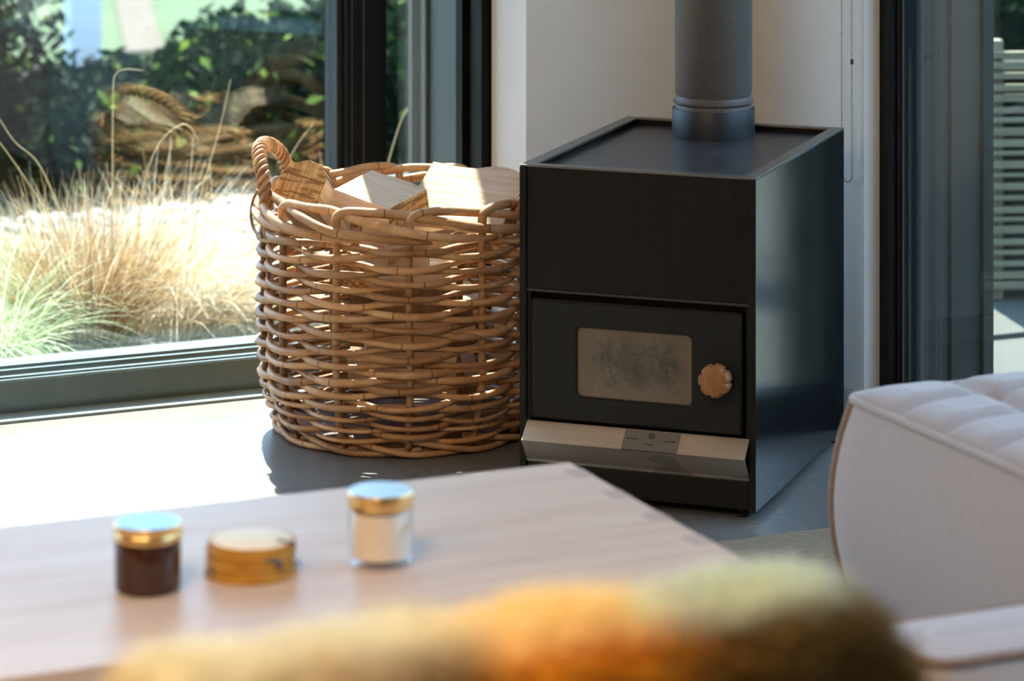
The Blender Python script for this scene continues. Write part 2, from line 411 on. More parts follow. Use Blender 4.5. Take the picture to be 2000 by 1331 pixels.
grass_clump('ornamental_grass', 'flattened straw coloured grass leaning right towards the basket', (2.48, 7.50), 2300, .18, .25, .48, (.7, -.05, 0), .50, 1.7, M_straw, 12)
grass_clump('ornamental_grass', 'dry grass mass directly behind the wicker basket', (2.95, 7.62), 1400, .20, .25, .42, (.2, .1, 0), .75, 1.7, M_straw, 13)
grass_clump('ornamental_grass', 'fresh pale green grass tuft at the lower left of the window', (1.82, 7.28), 1300, .15, .22, .42, (-.1, -.1, 0), .75, 1.7, M_green, 14)
grass_clump('ornamental_grass', 'greenish grass clump at the left edge of the window', (1.93, 7.62), 600, .14, .2, .38, (-.2, .0, 0), .6, 1.2, M_green, 15)
grass_clump('ornamental_grass', 'pale straw grass clump standing behind the golden one', (2.46, 7.98), 800, .16, .2, .36, (.1, .1, 0), .7, 1.5, M_straw, 16)
# tall flowering stems, each countable
M_stem = m_leafy('seed_stem', [(0, (0.62, 0.48, 0.26)), (1, (0.70, 0.56, 0.34))], 0.2)
def stem(label, pts, r=.0022):
    mb = MB(); P = [Vector(p) for p in pts]; path = []
    n = len(P)
    for i in range(n - 1):
        p0, p1, p2, p3 = P[max(i - 1, 0)], P[i], P[i + 1], P[min(i + 2, n - 1)]
        for k in range(6):
            t = k / 6.0
            path.append(0.5 * ((2 * p1) + (-p0 + p2) * t + (2 * p0 - 5 * p1 + 4 * p2 - p3) * t * t + (-p0 + 3 * p1 - 3 * p2 + p3) * t ** 3))
    path.append(P[-1])
    mb.tube(path, [r * (1 - .55 * i / len(path)) for i in range(len(path))], 5)
    tag(mb.build('grass_stem', M_stem, smooth=True), label, 'grass', 'tall grass stems outside the window')
stem('tall upright grass stem with hooked tip above the golden clump', [(2.22, 7.42, -.1), (2.24, 7.45, .25), (2.245, 7.46, .50), (2.252, 7.46, .55), (2.275, 7.45, .562), (2.315, 7.44, .558)])
stem('long arching stem crossing the left edge of the window', [(2.15, 7.42, -.1), (2.08, 7.4, .2), (1.98, 7.38, .37), (1.90, 7.36, .47)])
stem('arching straw stem with a kinked tip left of the golden clump', [(2.18, 7.42, -.1), (2.12, 7.42, .18), (2.05, 7.40, .35), (1.98, 7.38, .42), (1.93, 7.38, .50)])
stem('leaning stem rising just left of the basket handle', [(2.42, 7.5, -.1), (2.47, 7.5, .2), (2.52, 7.48, .40), (2.545, 7.47, .52)])
stem('thin bent stem in the middle of the straw mass', [(2.3, 7.45, -.1), (2.31, 7.46, .2), (2.35, 7.46, .36), (2.42, 7.46, .42), (2.46, 7.46, .38)])
stem('stem with drooping tip at the far left of the glass', [(2.0, 7.55, -.1), (1.95, 7.5, .15), (1.90, 7.46, .28), (1.86, 7.45, .30)])
stem('short slanted dry stem seen between window stile and jamb', [(2.86, 7.35, -.1), (2.88, 7.34, .2), (2.93, 7.33, .40), (2.965, 7.33, .455)], .003)
stem('pale stem leaning right above the flattened straw', [(2.55, 7.5, -.1), (2.62, 7.48, .15), (2.70, 7.46, .33), (2.75, 7.45, .40)])

# ------------------------------------------------------------------ hedge shrubs
M_hedge = m_leafy('hedge_leaf', [(0.0, (0.002, 0.009, 0.005)), (0.6, (0.006, 0.020, 0.009)), (0.94, (0.012, 0.034, 0.010)), (0.975, (0.20, 0.30, 0.05)), (1.0, (0.38, 0.46, 0.09))], 0.30, 0.7, 0.05)
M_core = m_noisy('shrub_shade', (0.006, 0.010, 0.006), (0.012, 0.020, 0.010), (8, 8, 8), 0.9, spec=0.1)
M_bark = m_noisy('bark', (0.07, 0.05, 0.035), (0.14, 0.10, 0.07), (20, 20, 6), 0.9)
def shrub(label, c, rx, ry, h, n, seed, group='hedge shrubs beyond the gravel'):
    g = random.Random(seed)
    t = thing('garden_shrub', label, 'shrub', (c[0], c[1], GZ), 0, group)
    mb = MB()
    for i in range(n):
        a = g.uniform(0, 2 * PI); v = g.random() ** .8; k = g.uniform(.82, 1.06)
        wv = 1 + .12 * math.sin(3 * a + seed) + .1 * math.sin(7 * a + 2 * seed)
        rr = (1 - v ** 3) ** .5
        p = Vector((rx * rr * math.cos(a) * k * wv, ry * rr * math.sin(a) * k * wv, h * v * (1 + .1 * math.sin(5 * a + seed)) * k + .01))
        s = g.uniform(.016, .034)
        E_ = Euler((g.uniform(-1.2, 1.2), g.uniform(-1.2, 1.2), g.uniform(0, 6.28))).to_matrix()
        vs = [p + E_ @ Vector(q) * s for q in ((-1, 0, 0), (-.2, .55, .12), (1.1, 0, 0), (-.2, -.55, .12))]
        mb.add(vs, [(0, 1, 2), (0, 2, 3)], None, g.random())
    o = mb.build('foliage', M_hedge, t); o['kind'] = 'stuff'
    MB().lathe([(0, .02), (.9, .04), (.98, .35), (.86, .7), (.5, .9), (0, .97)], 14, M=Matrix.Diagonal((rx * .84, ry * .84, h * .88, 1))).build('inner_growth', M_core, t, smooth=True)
    MB().tube([(0, 0, -.02), (.01, 0, h * .3), (0, .01, h * .6)], [.025, .02, .01], 6).build('trunk', M_bark, t, smooth=True)
shrub('tall dark green shrub at the far left of the garden', (2.31, 10.2), .50, .5, 1.0, 6500, 1)
shrub('dark bushy shrub second from the left in the hedge', (2.98, 9.85), .48, .46, .33, 4600, 2)
shrub('low dark hedge shrub third from the left', (3.52, 9.95), .46, .44, .44, 4600, 3)
shrub('low dark hedge shrub below the lawn in the middle', (4.02, 10.2), .46, .44, .47, 4600, 4)
shrub('low hedge shrub behind the window stile', (4.52, 10.5), .46, .44, .48, 4200, 5)
shrub('taller green shrub seen between stile and jamb', (5.0, 11.1), .50, .45, .72, 4600, 6)
shrub('dark shrub hidden partly by the window jamb', (5.5, 11.2), .5, .45, .6, 3000, 7)
shrub('shrub beyond the house corner seen in the right window', (6.6, 9.4), .9, .7, 1.1, 4200, 8)
M_hedge2 = m_leafy('clipped_hedge_leaf', [(0.0, (0.06, 0.10, 0.06)), (0.5, (0.14, 0.20, 0.12)), (1.0, (0.26, 0.32, 0.20))], 0.30, 0.6, 0.2)
HG = thing('garden_hedge', 'clipped hedge along the terrace outside the right window', 'hedge', (7.7, 0.8, GZ))
g_ = random.Random(77); mb = MB()
for i in range(6000):
    side_ = g_.random(); y = g_.uniform(-7, 7); zz = g_.uniform(.02, 1.3); xx = -.55 + g_.gauss(0, .06)
    if side_ < .25: xx = g_.uniform(-.55, .55); zz = 1.3 + g_.gauss(0, .06)
    p = Vector((xx, y, zz)); q_ = Euler((g_.uniform(-1.2, 1.2), g_.uniform(-1.2, 1.2), g_.uniform(0, 6.28))).to_matrix(); k = g_.uniform(.05, .10)
    mb.add([p + q_ @ Vector(c_) * k for c_ in ((-1, 0, 0), (-.2, .55, .12), (1.1, 0, 0), (-.2, -.55, .12))], [(0, 1, 2), (0, 2, 3)], None, g_.random())
mb.build('foliage', M_hedge2, HG)['kind'] = 'stuff'
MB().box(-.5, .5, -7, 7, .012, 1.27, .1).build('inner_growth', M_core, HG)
M_white = mat('white_post', (0.80, 0.82, 0.80), 0.6)
tag(MB().box(-.055, .055, -.055, .055, 0, 1.3, .006).box(-.07, .07, -.07, .07, 1.3, 1.33, .006).box(-.065, .065, -.065, .065, 0, .03, .004).build('garden_post', M_white), 'white painted post standing between the shrubs at left', 'post').location = (3.17, 10.9, GZ)  # white block stands in for a bright reflection in the glass

# slatted timber planter beyond the house corner
PL = thing('slatted_planter', 'low pale timber planter with horizontal slats outside the right window', 'planter', (4.45, 7.0, GZ + .012), rad(-18))
M_slat = m_wood('pale_slat', [(0.3, (0.17, 0.145, 0.085)), (0.7, (0.26, 0.225, 0.14))], (2, 40, 40), 0.7)
for k in range(22):
    MB().box(-.055, .75, -.010, .010, .03 + k * .028 + rg.uniform(-.004, .004), .03 + k * .028 + .015 + rg.uniform(-.003, .004), .002).build('slat', M_slat, PL)
for x in (-.02, .71):
    MB().box(x - .025, x + .025, .010, .05, 0, .66, .003).build('post', M_slat, PL)
MB().box(-.04, .73, .05, .40, .0, .58, .004).build('liner', M_core, PL)

# ------------------------------------------------------------------ wood stove
SA = rad(-44)
ST = thing('wood_stove', 'black steel wood stove with round flue pipe set across the corner', 'stove', (2.428, 5.469, 0), SA)
SW, SD, SH = .454, .640, .621
M_blk = m_noisy('black_satin_steel', (0.0075, 0.0062, 0.0052), (0.0095, 0.008, 0.0066), (60, 60, 3), 0.42, spec=0.22, rvar=(0.38, 0.46))
M_side = m_noisy('black_gloss_steel', (0.010, 0.011, 0.011), (0.012, 0.013, 0.013), (4, 4, 4), 0.2, spec=0.5, rvar=(0.11, 0.17))
M_side.node_tree.nodes['Principled BSDF'].inputs['IOR'].default_value = 3.2
M_door = m_noisy('cast_iron_black', (0.0085, 0.0082, 0.0082), (0.011, 0.0108, 0.0108), (90, 90, 90), 0.5, spec=0.25, bmp=0.04)
def m_top():
    m = mat('heat_greyed_steel', (0.02, 0.02, 0.022), 0.45, 0, 0.5); nt, N, L, b = nodes_of(m)
    v = tex_coord(nt); f = noise(nt, v, 7.0, 8.0, 0.65, 0.5)
    L.new(ramp(nt, f, [(0.3, (0.022, 0.022, 0.026)), (0.6, (0.032, 0.032, 0.036)), (0.75, (0.055, 0.055, 0.06))]), b.inputs['Base Color'])
    L.new(ramp(nt, f, [(0.3, (0.31,) * 3), (0.75, (0.37,) * 3)]), b.inputs['Roughness'])
    return m
M_top = m_top()
M_rim = m_noisy('dark_bronze_edge', (0.17, 0.16, 0.145), (0.20, 0.19, 0.17), (30, 30, 30), 0.36, 0.8, spec=0.5)
M_steel = m_noisy('brushed_stainless', (0.27, 0.245, 0.23), (0.31, 0.285, 0.265), (3, 160, 160), 0.45, 1.0, rvar=(0.42, 0.52))
def m_lip():
    m = mat('stained_stainless', (0.4, 0.37, 0.34), 0.44, 1.0); nt, N, L, b = nodes_of(m)
    f = noise(nt, tex_coord(nt, (3, 160, 160)), 1.0, 6.0)
    mpv = N.new('ShaderNodeMapping'); tcs = N.new('ShaderNodeTexCoord'); mpv.inputs['Location'].default_value = (1.3, 0.4, 0.2); mpv.inputs['Scale'].default_value = (7, 12, 16)
    L.new(tcs.outputs['Object'], mpv.inputs['Vector']); g = noise(nt, mpv.outputs['Vector'], 1.0, 2.0, 0.4)
    c = ramp(nt, f, [(0.3, (0.64, 0.54, 0.45)), (0.7, (0.72, 0.62, 0.52))])
    st = ramp(nt, g, [(0.60, (0, 0, 0)), (0.615, (1, 1, 1))])
    sz = N.new('ShaderNodeSeparateXYZ'); L.new(tcs.outputs['Object'], sz.inputs[0])
    st = mth(nt, 'MULTIPLY', st, mth(nt, 'LESS_THAN', sz.outputs[2], 0.1165))      # the stain sits on the lower fold only
    L.new(mixc(nt, mth(nt, 'MULTIPLY', st, 0.35), c, (0.16, 0.14, 0.12)), b.inputs['Base Color'])
    return m
M_lip = m_lip()
T = .012
M_plip = mat('satin_edge', (0.030, 0.026, 0.022), 0.4, 0, 0.4)
MB().box(0, T, 0, SD, .016, SH - .004, .0012).build('side_panel', M_side, ST)
MB().box(SW - T, SW, 0, SD, .016, SH - .004, .0012).build('side_panel', M_side, ST)
MB().box(T, SW - T, SD - .012, SD - .002, .016, SH - .004).build('back_panel', M_blk, ST)
# rim around the recessed top
MB().prism([(0, 0), (SW, 0), (SW - .024, .024), (.024, .024)], SH - .004, SH, 'z', .0008).build('top_rim', M_rim, ST)
MB().prism([(0, SD), (.026, SD - .020), (SW - .026, SD - .020), (SW, SD)], SH - .004, SH + .0, 'z', .0008).build('top_rim', M_rim, ST)
MB().prism([(0, .0005), (.026, .0245), (.026, SD - .0205), (0, SD - .0005)], SH - .004, SH, 'z', .0008).build('top_rim', M_rim, ST)
MB().prism([(SW, .0005), (SW, SD - .0005), (SW - .026, SD - .0205), (SW - .026, .0245)], SH - .004, SH, 'z', .0008).build('top_rim', M_rim, ST)
MB().box(.014, SW - .014, .012, SD - .014, SH - .024, SH - .014, .001).build('top_plate', M_top, ST)
MB().box(T + .001, SW - T - .001, .003, .012, .3915, SH - .0045, .001).build('upper_panel', M_blk, ST)
MB().box(T + .001, SW - T - .001, .0012, .012, .3865, .3912, .0006).build('panel_lip', M_plip, ST)
for x in (0, SW - T): MB().box(x, x + T, -.0016, 0, .016, SH - .004, .0005).build('edge_strip', M_blk, ST)
MB().box(T + .001, SW - T - .001, .030, .036, .076, .392).build('inner_front', M_blk, ST)
for x in (T, SW - T - .008): MB().box(x, x + .008, .006, .034, .076, .391, .001).build('door_surround', M_blk, ST)
# door with a rounded window opening
def rrect(x0, x1, z0, z1, r, n=6):
    pts = []
    for cx, cz, a0 in ((x1 - r, z0 + r, -90), (x1 - r, z1 - r, 0), (x0 + r, z1 - r, 90), (x0 + r, z0 + r, 180)):
        for k in range(n + 1):
            a = rad(a0 + 90 * k / n); pts.append((cx + r * math.cos(a), cz + r * math.sin(a)))
    return pts
def ring_plate(mb, o, i, y0, y1, chamf=.003):
    n = len(o); vs = []; fs = []
    cx = sum(p[0] for p in o) / n; cz = sum(p[1] for p in o) / n
    def sh(p, d):
        return (p[0] + (d if p[0] < cx else -d), p[1] + (d if p[1] < cz else -d))
    loops = [[(p[0], y1, p[1]) for p in i], [(p[0], y0 + .002, p[1]) for p in i],
             [(*sh(p, -.0015)[:1], y0, sh(p, -.0015)[1]) for p in i],
             [(sh(p, chamf)[0], y0, sh(p, chamf)[1]) for p in o], [(p[0], y0 + chamf, p[1]) for p in o], [(p[0], y1, p[1]) for p in o]]
    for lp in loops: vs += lp
    for a in range(len(loops)):
        b = (a + 1) % len(loops)
        for k in range(n):
            q = (k + 1) % n; fs.append((a * n + k, a * n + q, b * n + q, b * n + k))
    mb.add(vs, fs)
d = MB(); ring_plate(d, rrect(.020, .427, .1525, .3735, .007), rrect(.1105, .3320, .198, .3265, .011), .000, .030, .005)
DOOR = d.build('door', M_door, ST, smooth=True, fix=True, ang=35)
def m_soot():
    m = mat('sooty_glass', (0.1, 0.09, 0.07), 0.22, 0, 0.5); nt, N, L, b = nodes_of(m)
    v = tex_coord(nt)
    f = noise(nt, v, 17.0, 9.0, 0.70, 0.3); g = noise(nt, v, 150.0, 5.0, 0.7)
    c = ramp(nt, f, [(0.36, (0.040, 0.031, 0.023)), (0.5, (0.105, 0.084, 0.062)), (0.66, (0.19, 0.155, 0.115))])
    c = mixc(nt, 0.35, c, ramp(nt, g, [(0.35, (0.035, 0.030, 0.024)), (0.7, (0.17, 0.15, 0.12))]))
    sx = N.new('ShaderNodeSeparateXYZ'); tc = N.new('ShaderNodeTexCoord'); L.new(tc.outputs['Object'], sx.inputs[0])
    ex = mth(nt, 'ABSOLUTE', mth(nt, 'SUBTRACT', sx.outputs[0], .2215)); ez = mth(nt, 'ABSOLUTE', mth(nt, 'SUBTRACT', sx.outputs[2], .262))
    e = mth(nt, 'MAXIMUM', mth(nt, 'DIVIDE', ex, .111), mth(nt, 'DIVIDE', ez, .065))
    e = mth(nt, 'ADD', e, mth(nt, 'MULTIPLY', mth(nt, 'SUBTRACT', f, .5), .5))
    c = mixc(nt, ramp(nt, e, [(0.55, (0, 0, 0)), (1.0, (1, 1, 1))]), c, (0.16, 0.115, 0.08))
    L.new(c, b.inputs['Base Color'])
    return m
MB().box(.104, .338, .008, .013, .190, .334).build('door_glass', m_soot(), DOOR)
# knob: scalloped wooden grip
M_knob = m_wood('knob_wood', [(0.3, (0.21, 0.075, 0.020)), (0.55, (0.31, 0.125, 0.038)), (0.75, (0.40, 0.19, 0.07))], (90, 40, 10), 0.5, 0.1)
kb = MB(); n = 96; prof = [(0, -.042, 0), (.80, -.042, 1), (.90, -.041, 1), (.97, -.037, 1), (1, -.032, 1), (1, -.020, 1), (.95, -.016, 1), (.6, -.013, .3), (.35, -.012, 0), (.35, -.0, 0)]
vs = []; fs = []
for (r, y, sc) in prof:
    for k in range(n):
        a = 2 * PI * k / n
        w = 1 - sc * .13 * max(0, math.cos(7 * a + .4)) ** 3
        rr = .0302 * r * w if r > 0 else .0001
        vs.append((.3855 + rr * math.cos(a), y, .2555 + rr * math.sin(a)))
for i in range(len(prof) - 1):
    for k in range(n): q = (k + 1) % n; fs.append((i * n + k, i * n + q, (i + 1) * n + q, (i + 1) * n + k))
kb.add(vs, fs); kb.build('knob', M_knob, DOOR, smooth=True, fix=True, ang=50)
# ash lip: folded stainless profile with the air slider on top
lip = [(.004, .147), (-.030, .117), (.000, .0765), (.002, .0715), (.014, .0715), (.014, .075), (.004, .0772), (-.0255, .1168), (.006, .1445)]
MB().prism([(p[0], p[1]) for p in lip], .0135, SW - .0135, 'x').build('ash_lip', M_lip, ST, fix=True)
vy, vz = -.034, -.030; ln = math.hypot(vy, vz); ny, nz = vz / ln * 1.0, -vy / ln
def on_lip(x, s, h):     # s along the slope from the top edge, h above the sheet
    return (x, .004 + vy / ln * s + ny * h, .147 + vz / ln * s + nz * h)
def lip_quad(mb, x0, x1, s0, s1, h0, h1):
    vs = [on_lip(x, s, h) for h in (h0, h1) for (x, s) in ((x0, s0), (x1, s0), (x1, s1), (x0, s1))]
    mb.add(vs, [(0, 1, 2, 3), (7, 6, 5, 4), (0, 4, 5, 1), (1, 5, 6, 2), (2, 6, 7, 3), (3, 7, 4, 0)])
sl = MB(); lip_quad(sl, .2075, .312, .004, ln + .0006, .0004, .0030)
SL = sl.build('air_slider', M_steel, ST, fix=True)
M_ink = mat('dark_engraving', (0.02, 0.018, 0.016), 0.6)
mk = MB()
def mark(x0, x1, s0, s1): lip_quad(mk, x0, x1, s0, s1, .0029, .0033)
mark(.214, .236, .0219, .0233); mark(.284, .3055, .0219, .0233)
for k in range(4): mark(.2130 + k * .0012, .2142 + k * .0012, .0226 - .0005 * (k + 1), .0226 + .0005 * (k + 1))
for k in range(4): mark(.3053 - k * .0012, .3065 - k * .0012, .0226 - .0005 * (k + 1), .0226 + .0005 * (k + 1))
for k in range(4): mark(.239 + k * .0035, .2403 + k * .0035, .0222, .0230)
for k in range(4): mark(.2695 + k * .0035, .2708 + k * .0035, .0222, .0230)
for k in range(20):
    a = 2 * PI * k / 20; cx, cs = .2595 + .0052 * math.cos(a), .0145 + .0048 * math.sin(a); mark(cx - .0009, cx + .0009, cs - .0009, cs + .0009)
mark(.2575, .2587, .0120, .0170); mark(.2605, .2617, .0120, .0170); mark(.2575, .2617, .0140, .0150)
for k in range(11):
    a = rad(20 + 14 * k); cx, cs = .2605 + .006 * math.cos(a), .0300 + .004 * math.sin(a); mark(cx - .0009, cx + .0009, cs - .0007, cs + .0007)
mark(.2485, .2505, .0305, .0322)
mk.build('engraved_arrows', M_ink, SL, fix=True)
MB().box(T + .001, SW - T - .001, .004, .020, .018, .071, .002).build('base_panel', M_blk, ST)
MB().box(T, SW - T, .02, SD - .014, .018, .024).build('bottom_plate', M_blk, ST)
for (x, y) in ((.034, .03), (SW - .034, .03), (.034, SD - .045), (SW - .020, SD - .030)):
    MB().lathe([(0, 0), (.012, 0), (.0125, .002), (.012, .005), (.006, .007), (.006, .020), (0, .020)], 20, (x, y, 0)).build('foot', M_blk, ST, smooth=True, ang=40)
# flue
M_pipe = m_noisy('grey_flue_enamel', (0.075, 0.060, 0.052), (0.11, 0.09, 0.08), (170, 170, 170), 0.5, spec=0.5, bmp=0.15, bdist=.001)
M_collar = m_noisy('dark_flue_collar', (0.014, 0.015, 0.018), (0.018, 0.019, 0.022), (50, 50, 50), 0.42, spec=0.5)
PX, PY = .212, .543
MB().lathe([(.0715, SH - .014), (.0822, SH - .014), (.0825, SH - .012), (.0825, SH + .040), (.0818, SH + .0415), (.0715, SH + .0415)], 64, (PX, PY, 0)).build('flue_collar', M_collar, ST, smooth=True, ang=40)
z = SH + .0415
MB().lathe([(.0715, z - .03), (.0770, z - .03), (.0770, z + .004), (.0755, z + .008), (.0770, z + .0095), (.0795, z + .011), (.0805, z + .0145), (.0795, z + .018), (.0770, z + .0195),
            (.0745, z + .025), (.0770, z + .031), (.0770, CZ - .002), (.07, CZ - .002), (.07, z)], 64, (PX, PY, 0)).build('flue_pipe', M_pipe, ST, smooth=True, ang=40)

# ------------------------------------------------------------------ wicker log basket
BC = (2.436, 6.0625)
BK = thing('log_basket', 'round woven rattan basket full of firewood beside the stove', 'basket', (BC[0], BC[1], 0), rad(-YAW))
def m_rattan(name, dark=1.0, node=True):
    m = mat(name, (0.45, 0.25, 0.11), 0.42, 0, 0.4); nt, N, L, b = nodes_of(m)
    t = attr(nt, 't'); r = attr(nt, 'rnd')
    f = noise(nt, tex_coord(nt, (14, 14, 30)), 1.0, 7.0, 0.65)
    c = ramp(nt, f, [(0.30, (0.30 * dark, 0.125 * dark, 0.042 * dark)), (0.50, (0.54 * dark, 0.295 * dark, 0.13 * dark)), (0.72, (0.70 * dark, 0.46 * dark, 0.255 * dark))])
    warm = mth(nt, 'MULTIPLY', r, 0.45)
    c = mixc(nt, warm, c, (0.58 * dark, 0.28 * dark, 0.11 * dark))
    lum = ramp(nt, mth(nt, 'FRACT', mth(nt, 'MULTIPLY', r, 17.7)), [(0.0, (0.62, 0.58, 0.55)), (0.5, (0.95, 0.95, 0.95)), (1.0, (1.12, 1.12, 1.12))])
    c = mixc(nt, 1.0, c, lum, 'MULTIPLY')
    ph = mth(nt, 'FRACT', mth(nt, 'ADD', mth(nt, 'DIVIDE', t, 0.21), mth(nt, 'MULTIPLY', r, 7.3)))
    ring = ramp(nt, ph, [(0.0, (1, 1, 1)), (0.008, (1, 1, 1)), (0.016, (0, 0, 0)), (1.0, (0, 0, 0))])
    c = mixc(nt, mth(nt, 'MULTIPLY', ring, 0.75), c, (0.06, 0.022, 0.008))
    sp = ramp(nt, noise(nt, tex_coord(nt, (1, 1, 1)), 160.0, 3.0, 0.6), [(0.63, (0, 0, 0)), (0.70, (1, 1, 1))])
    c = mixc(nt, mth(nt, 'MULTIPLY', sp, 0.45), c, (0.12, 0.05, 0.02))
    L.new(c, b.inputs['Base Color'])
    bump(nt, b, f, 0.15, 0.002)
    return m
M_rat = m_rattan('rattan'); M_stk = m_rattan('rattan_stake', 0.72); M_wrap = m_rattan('rattan_wrap', 1.0)
rb = random.Random(21)
def prof_R(z):
    P = [(0, .236), (.03, .252), (.06, .266), (.10, .277), (.16, .283), (.30, .284), (.42, .283), (.5, .285)]
    for (z0, r0), (z1, r1) in zip(P, P[1:]):
        if z <= z1: return r0 + (r1 - r0) * (z - z0) / (z1 - z0)
    return P[-1][1]
def pol(th, r, z): return (r * math.sin(rad(th)), -r * math.cos(rad(th)), z)
TH0 = 4.0
zs = []; z = .034
while z < .421:
    zs.append(z); z += .0108 if z < .10 else .0150
for k, zk in enumerate(zs):
    sg = 1 if k % 2 else -1
    rr0 = .0058 if zk < .095 else .0079
    cut = rb.uniform(0, 360); w1, w2, w3 = rb.uniform(0, 6), rb.uniform(0, 6), rb.uniform(0, 6)
    for h in range(2):
        a0 = cut + h * 180 - 7; a1 = cut + h * 180 + 187; n = 98; path = []; rs = []
        rr = rr0 * rb.uniform(.86, 1.14); dz = rb.uniform(-.0012, .0012)
        wa, wb = rb.uniform(0, 6), rb.uniform(0, 6)
        for i in range(n + 1):
            th = a0 + (a1 - a0) * i / n
            s = sg * math.cos(rad(6 * (th - TH0)))
            s = math.copysign(abs(s) ** .75, s)
            A = .0125
            e = min(i, n - i) / 6.0; e = min(1, e)
            R_ = prof_R(zk) + A * s + .0016 * math.sin(rad(th) * 5 + wa) - .006 * (1 - e)
            zz = zk + dz - .0036 * s + .0022 * math.sin(rad(th) * 3 + w1) + .0016 * math.sin(rad(th) * 7 + wb) + (.0 if h else .001)
            path.append(pol(th, R_, zz)); rs.append(rr * (.9 + .1 * math.sin(rad(th) * 9 + w2)) * (.65 + .35 * e))
        MB().tube(path, rs, 7, t0=rb.uniform(0, 1)).build('weaver', M_rat, BK, smooth=True)
STK = [TH0 + 30 * i for i in range(12)]
HND = [(-97 - 25, -97 + 25, .100), (76 - 20, 76 + 20, .070)]
for th in STK:
    path = [pol(th + rb.uniform(-.5, .5), prof_R(z), z) for z in (.006, .03, .06, .10, .16, .25, .34, .42, .45)]
    MB().tube(path, [.0074] * len(path), 8, t0=rb.uniform(0, 1)).build('stake', M_stk, BK, smooth=True)
# border: every stake turned over sideways, behind the next one and down again in front
def smooth_path(keys, n=8):
    P = [Vector(k) for k in keys]; out = []
    for i in range(len(P) - 1):
        p0, p1, p2, p3 = P[max(i - 1, 0)], P[i], P[i + 1], P[min(i + 2, len(P) - 1)]
        for k in range(n):
            t = k / n
            out.append(0.5 * ((2 * p1) + (-p0 + p2) * t + (2 * p0 - 5 * p1 + 4 * p2 - p3) * t * t + (-p0 + 3 * p1 - 3 * p2 + p3) * t ** 3))
    out.append(P[-1]); return out
Rr = .284
for i, th in enumerate(STK):
    j = lambda s: rb.uniform(-s, s)
    keys = [(0, 0, .425), (0, .001, .460), (.8, .001, .473), (4.5, -.002, .4815), (14, -.006 + j(.002), .4815 + j(.003)), (26, -.014, .477 + j(.003)), (36, -.002, .471), (46, .010, .462 + j(.002)), (60, .0165, .446 + j(.003)), (76, .013, .434 + j(.003)), (90, .002, .428), (99, -.010, .424)]
    P = smooth_path([pol(th + a, Rr + r, z) for a, r, z in keys])
    r0 = .0092 * rb.uniform(.90, 1.10)
    MB().tube(P, [r0 * (1 if q < len(P) * .8 else 1 - .35 * (q / len(P) - .8) / .2) for q in range(len(P))], 8, t0=rb.uniform(0, 1)).build('border_rod', M_rat, BK, smooth=True)
# foot braid at the bottom
for i in range(12):
    th = STK[i]
    P = smooth_path([pol(th + a, prof_R(.02) + r, z) for a, r, z in ((-4, -.004, .034), (4, .006, .030), (16, .013, .020), (28, .015, .010), (40, .010, .0072), (54, .002, .009), (66, -.008, .014))])
    MB().tube(P, .0062, 7, t0=rb.uniform(0, 1)).build('foot_rod', M_rat, BK, smooth=True)
MB().tube([pol(a, .232, .0095) for a in range(0, 360, 5)], .0085, 8, closed=True).build('base_ring', M_stk, BK, smooth=True)
MB().lathe([(0, .016), (.238, .016), (.238, .022), (0, .022)], 40).build('base_mat', M_stk, BK)
# handles
for (ha, hb, hh) in HND:
    hm = (ha + hb) / 2; core = []
    core += [pol(ha, Rr, .40), pol(ha, Rr, .43), pol(ha, Rr + .002, .455)]
    for q in range(1, 24):
        ph = PI * q / 24
        core.append(pol(hm - (hm - ha) * math.cos(ph), Rr + .004 + .006 * math.sin(ph), .465 + hh * math.sin(ph) ** .8))
    core += [pol(hb, Rr + .002, .455), pol(hb, Rr, .43), pol(hb, Rr, .40)]
    H = MB().tube(core, .0105, 9).build('handle', M_rat, BK, smooth=True)
    cs = [Vector(p) for p in core]
    for s in range(4):
        path = []; m_ = 150
        for q in range(m_ + 1):
            u = 2.0 + q / m_ * (len(cs) - 5); i = min(int(u), len(cs) - 2); f_ = u - i
            c = cs[i].lerp(cs[i + 1], f_); tdir = (cs[i + 1] - cs[i]).normalized()
            o1 = Vector(pol(hm, 1, 0)); o1 = (o1 - tdir * o1.dot(tdir)).normalized(); o2 = tdir.cross(o1)
            a = q / m_ * 2 * PI * 5.5 + s * PI / 2
            path.append(c + (o1 * math.cos(a) + o2 * math.sin(a)) * .0118)
        MB().tube(path, .0040, 5).build('wrap', M_wrap, H, smooth=True)
P = smooth_path([pol(-86, Rr + .012, .482), pol(-88, Rr + .022, .46), pol(-87, Rr + .026, .43), pol(-82, Rr + .020, .407), pol(-72, Rr + .012, .40)])
MB().tube(P, .0032, 5).build('loose_strand', M_stk, BK, smooth=True)

# ------------------------------------------------------------------ firewood
M_split = m_wood('split_wood', [(0.30, (0.28, 0.14, 0.06)), (0.42, (0.52, 0.35, 0.22)), (0.70, (0.70, 0.56, 0.42))], (5, 85, 85), 0.8, 1.0, varyrnd=True)
def m_sawn():
    m = mat('sawn_end_grain', (0.5, 0.28, 0.1), 0.8); nt, N, L, b = nodes_of(m)
    f = noise(nt, tex_coord(nt, (10, 160, 14)), 1.0, 5.0, 0.6); g = noise(nt, tex_coord(nt, (10, 14, 110)), 1.0, 5.0, 0.6)
    c = ramp(nt, f, [(0.35, (0.42, 0.20, 0.06)), (0.6, (0.74, 0.46, 0.19)), (0.75, (0.82, 0.58, 0.28))])
    c = mixc(nt, ramp(nt, g, [(0.40, (1, 1, 1)), (0.5, (0, 0, 0))]), c, (0.26, 0.12, 0.035))
    L.new(c, b.inputs['Base Color']); bump(nt, b, f, 0.5, 0.002)
    return m
M_sawn = m_sawn()
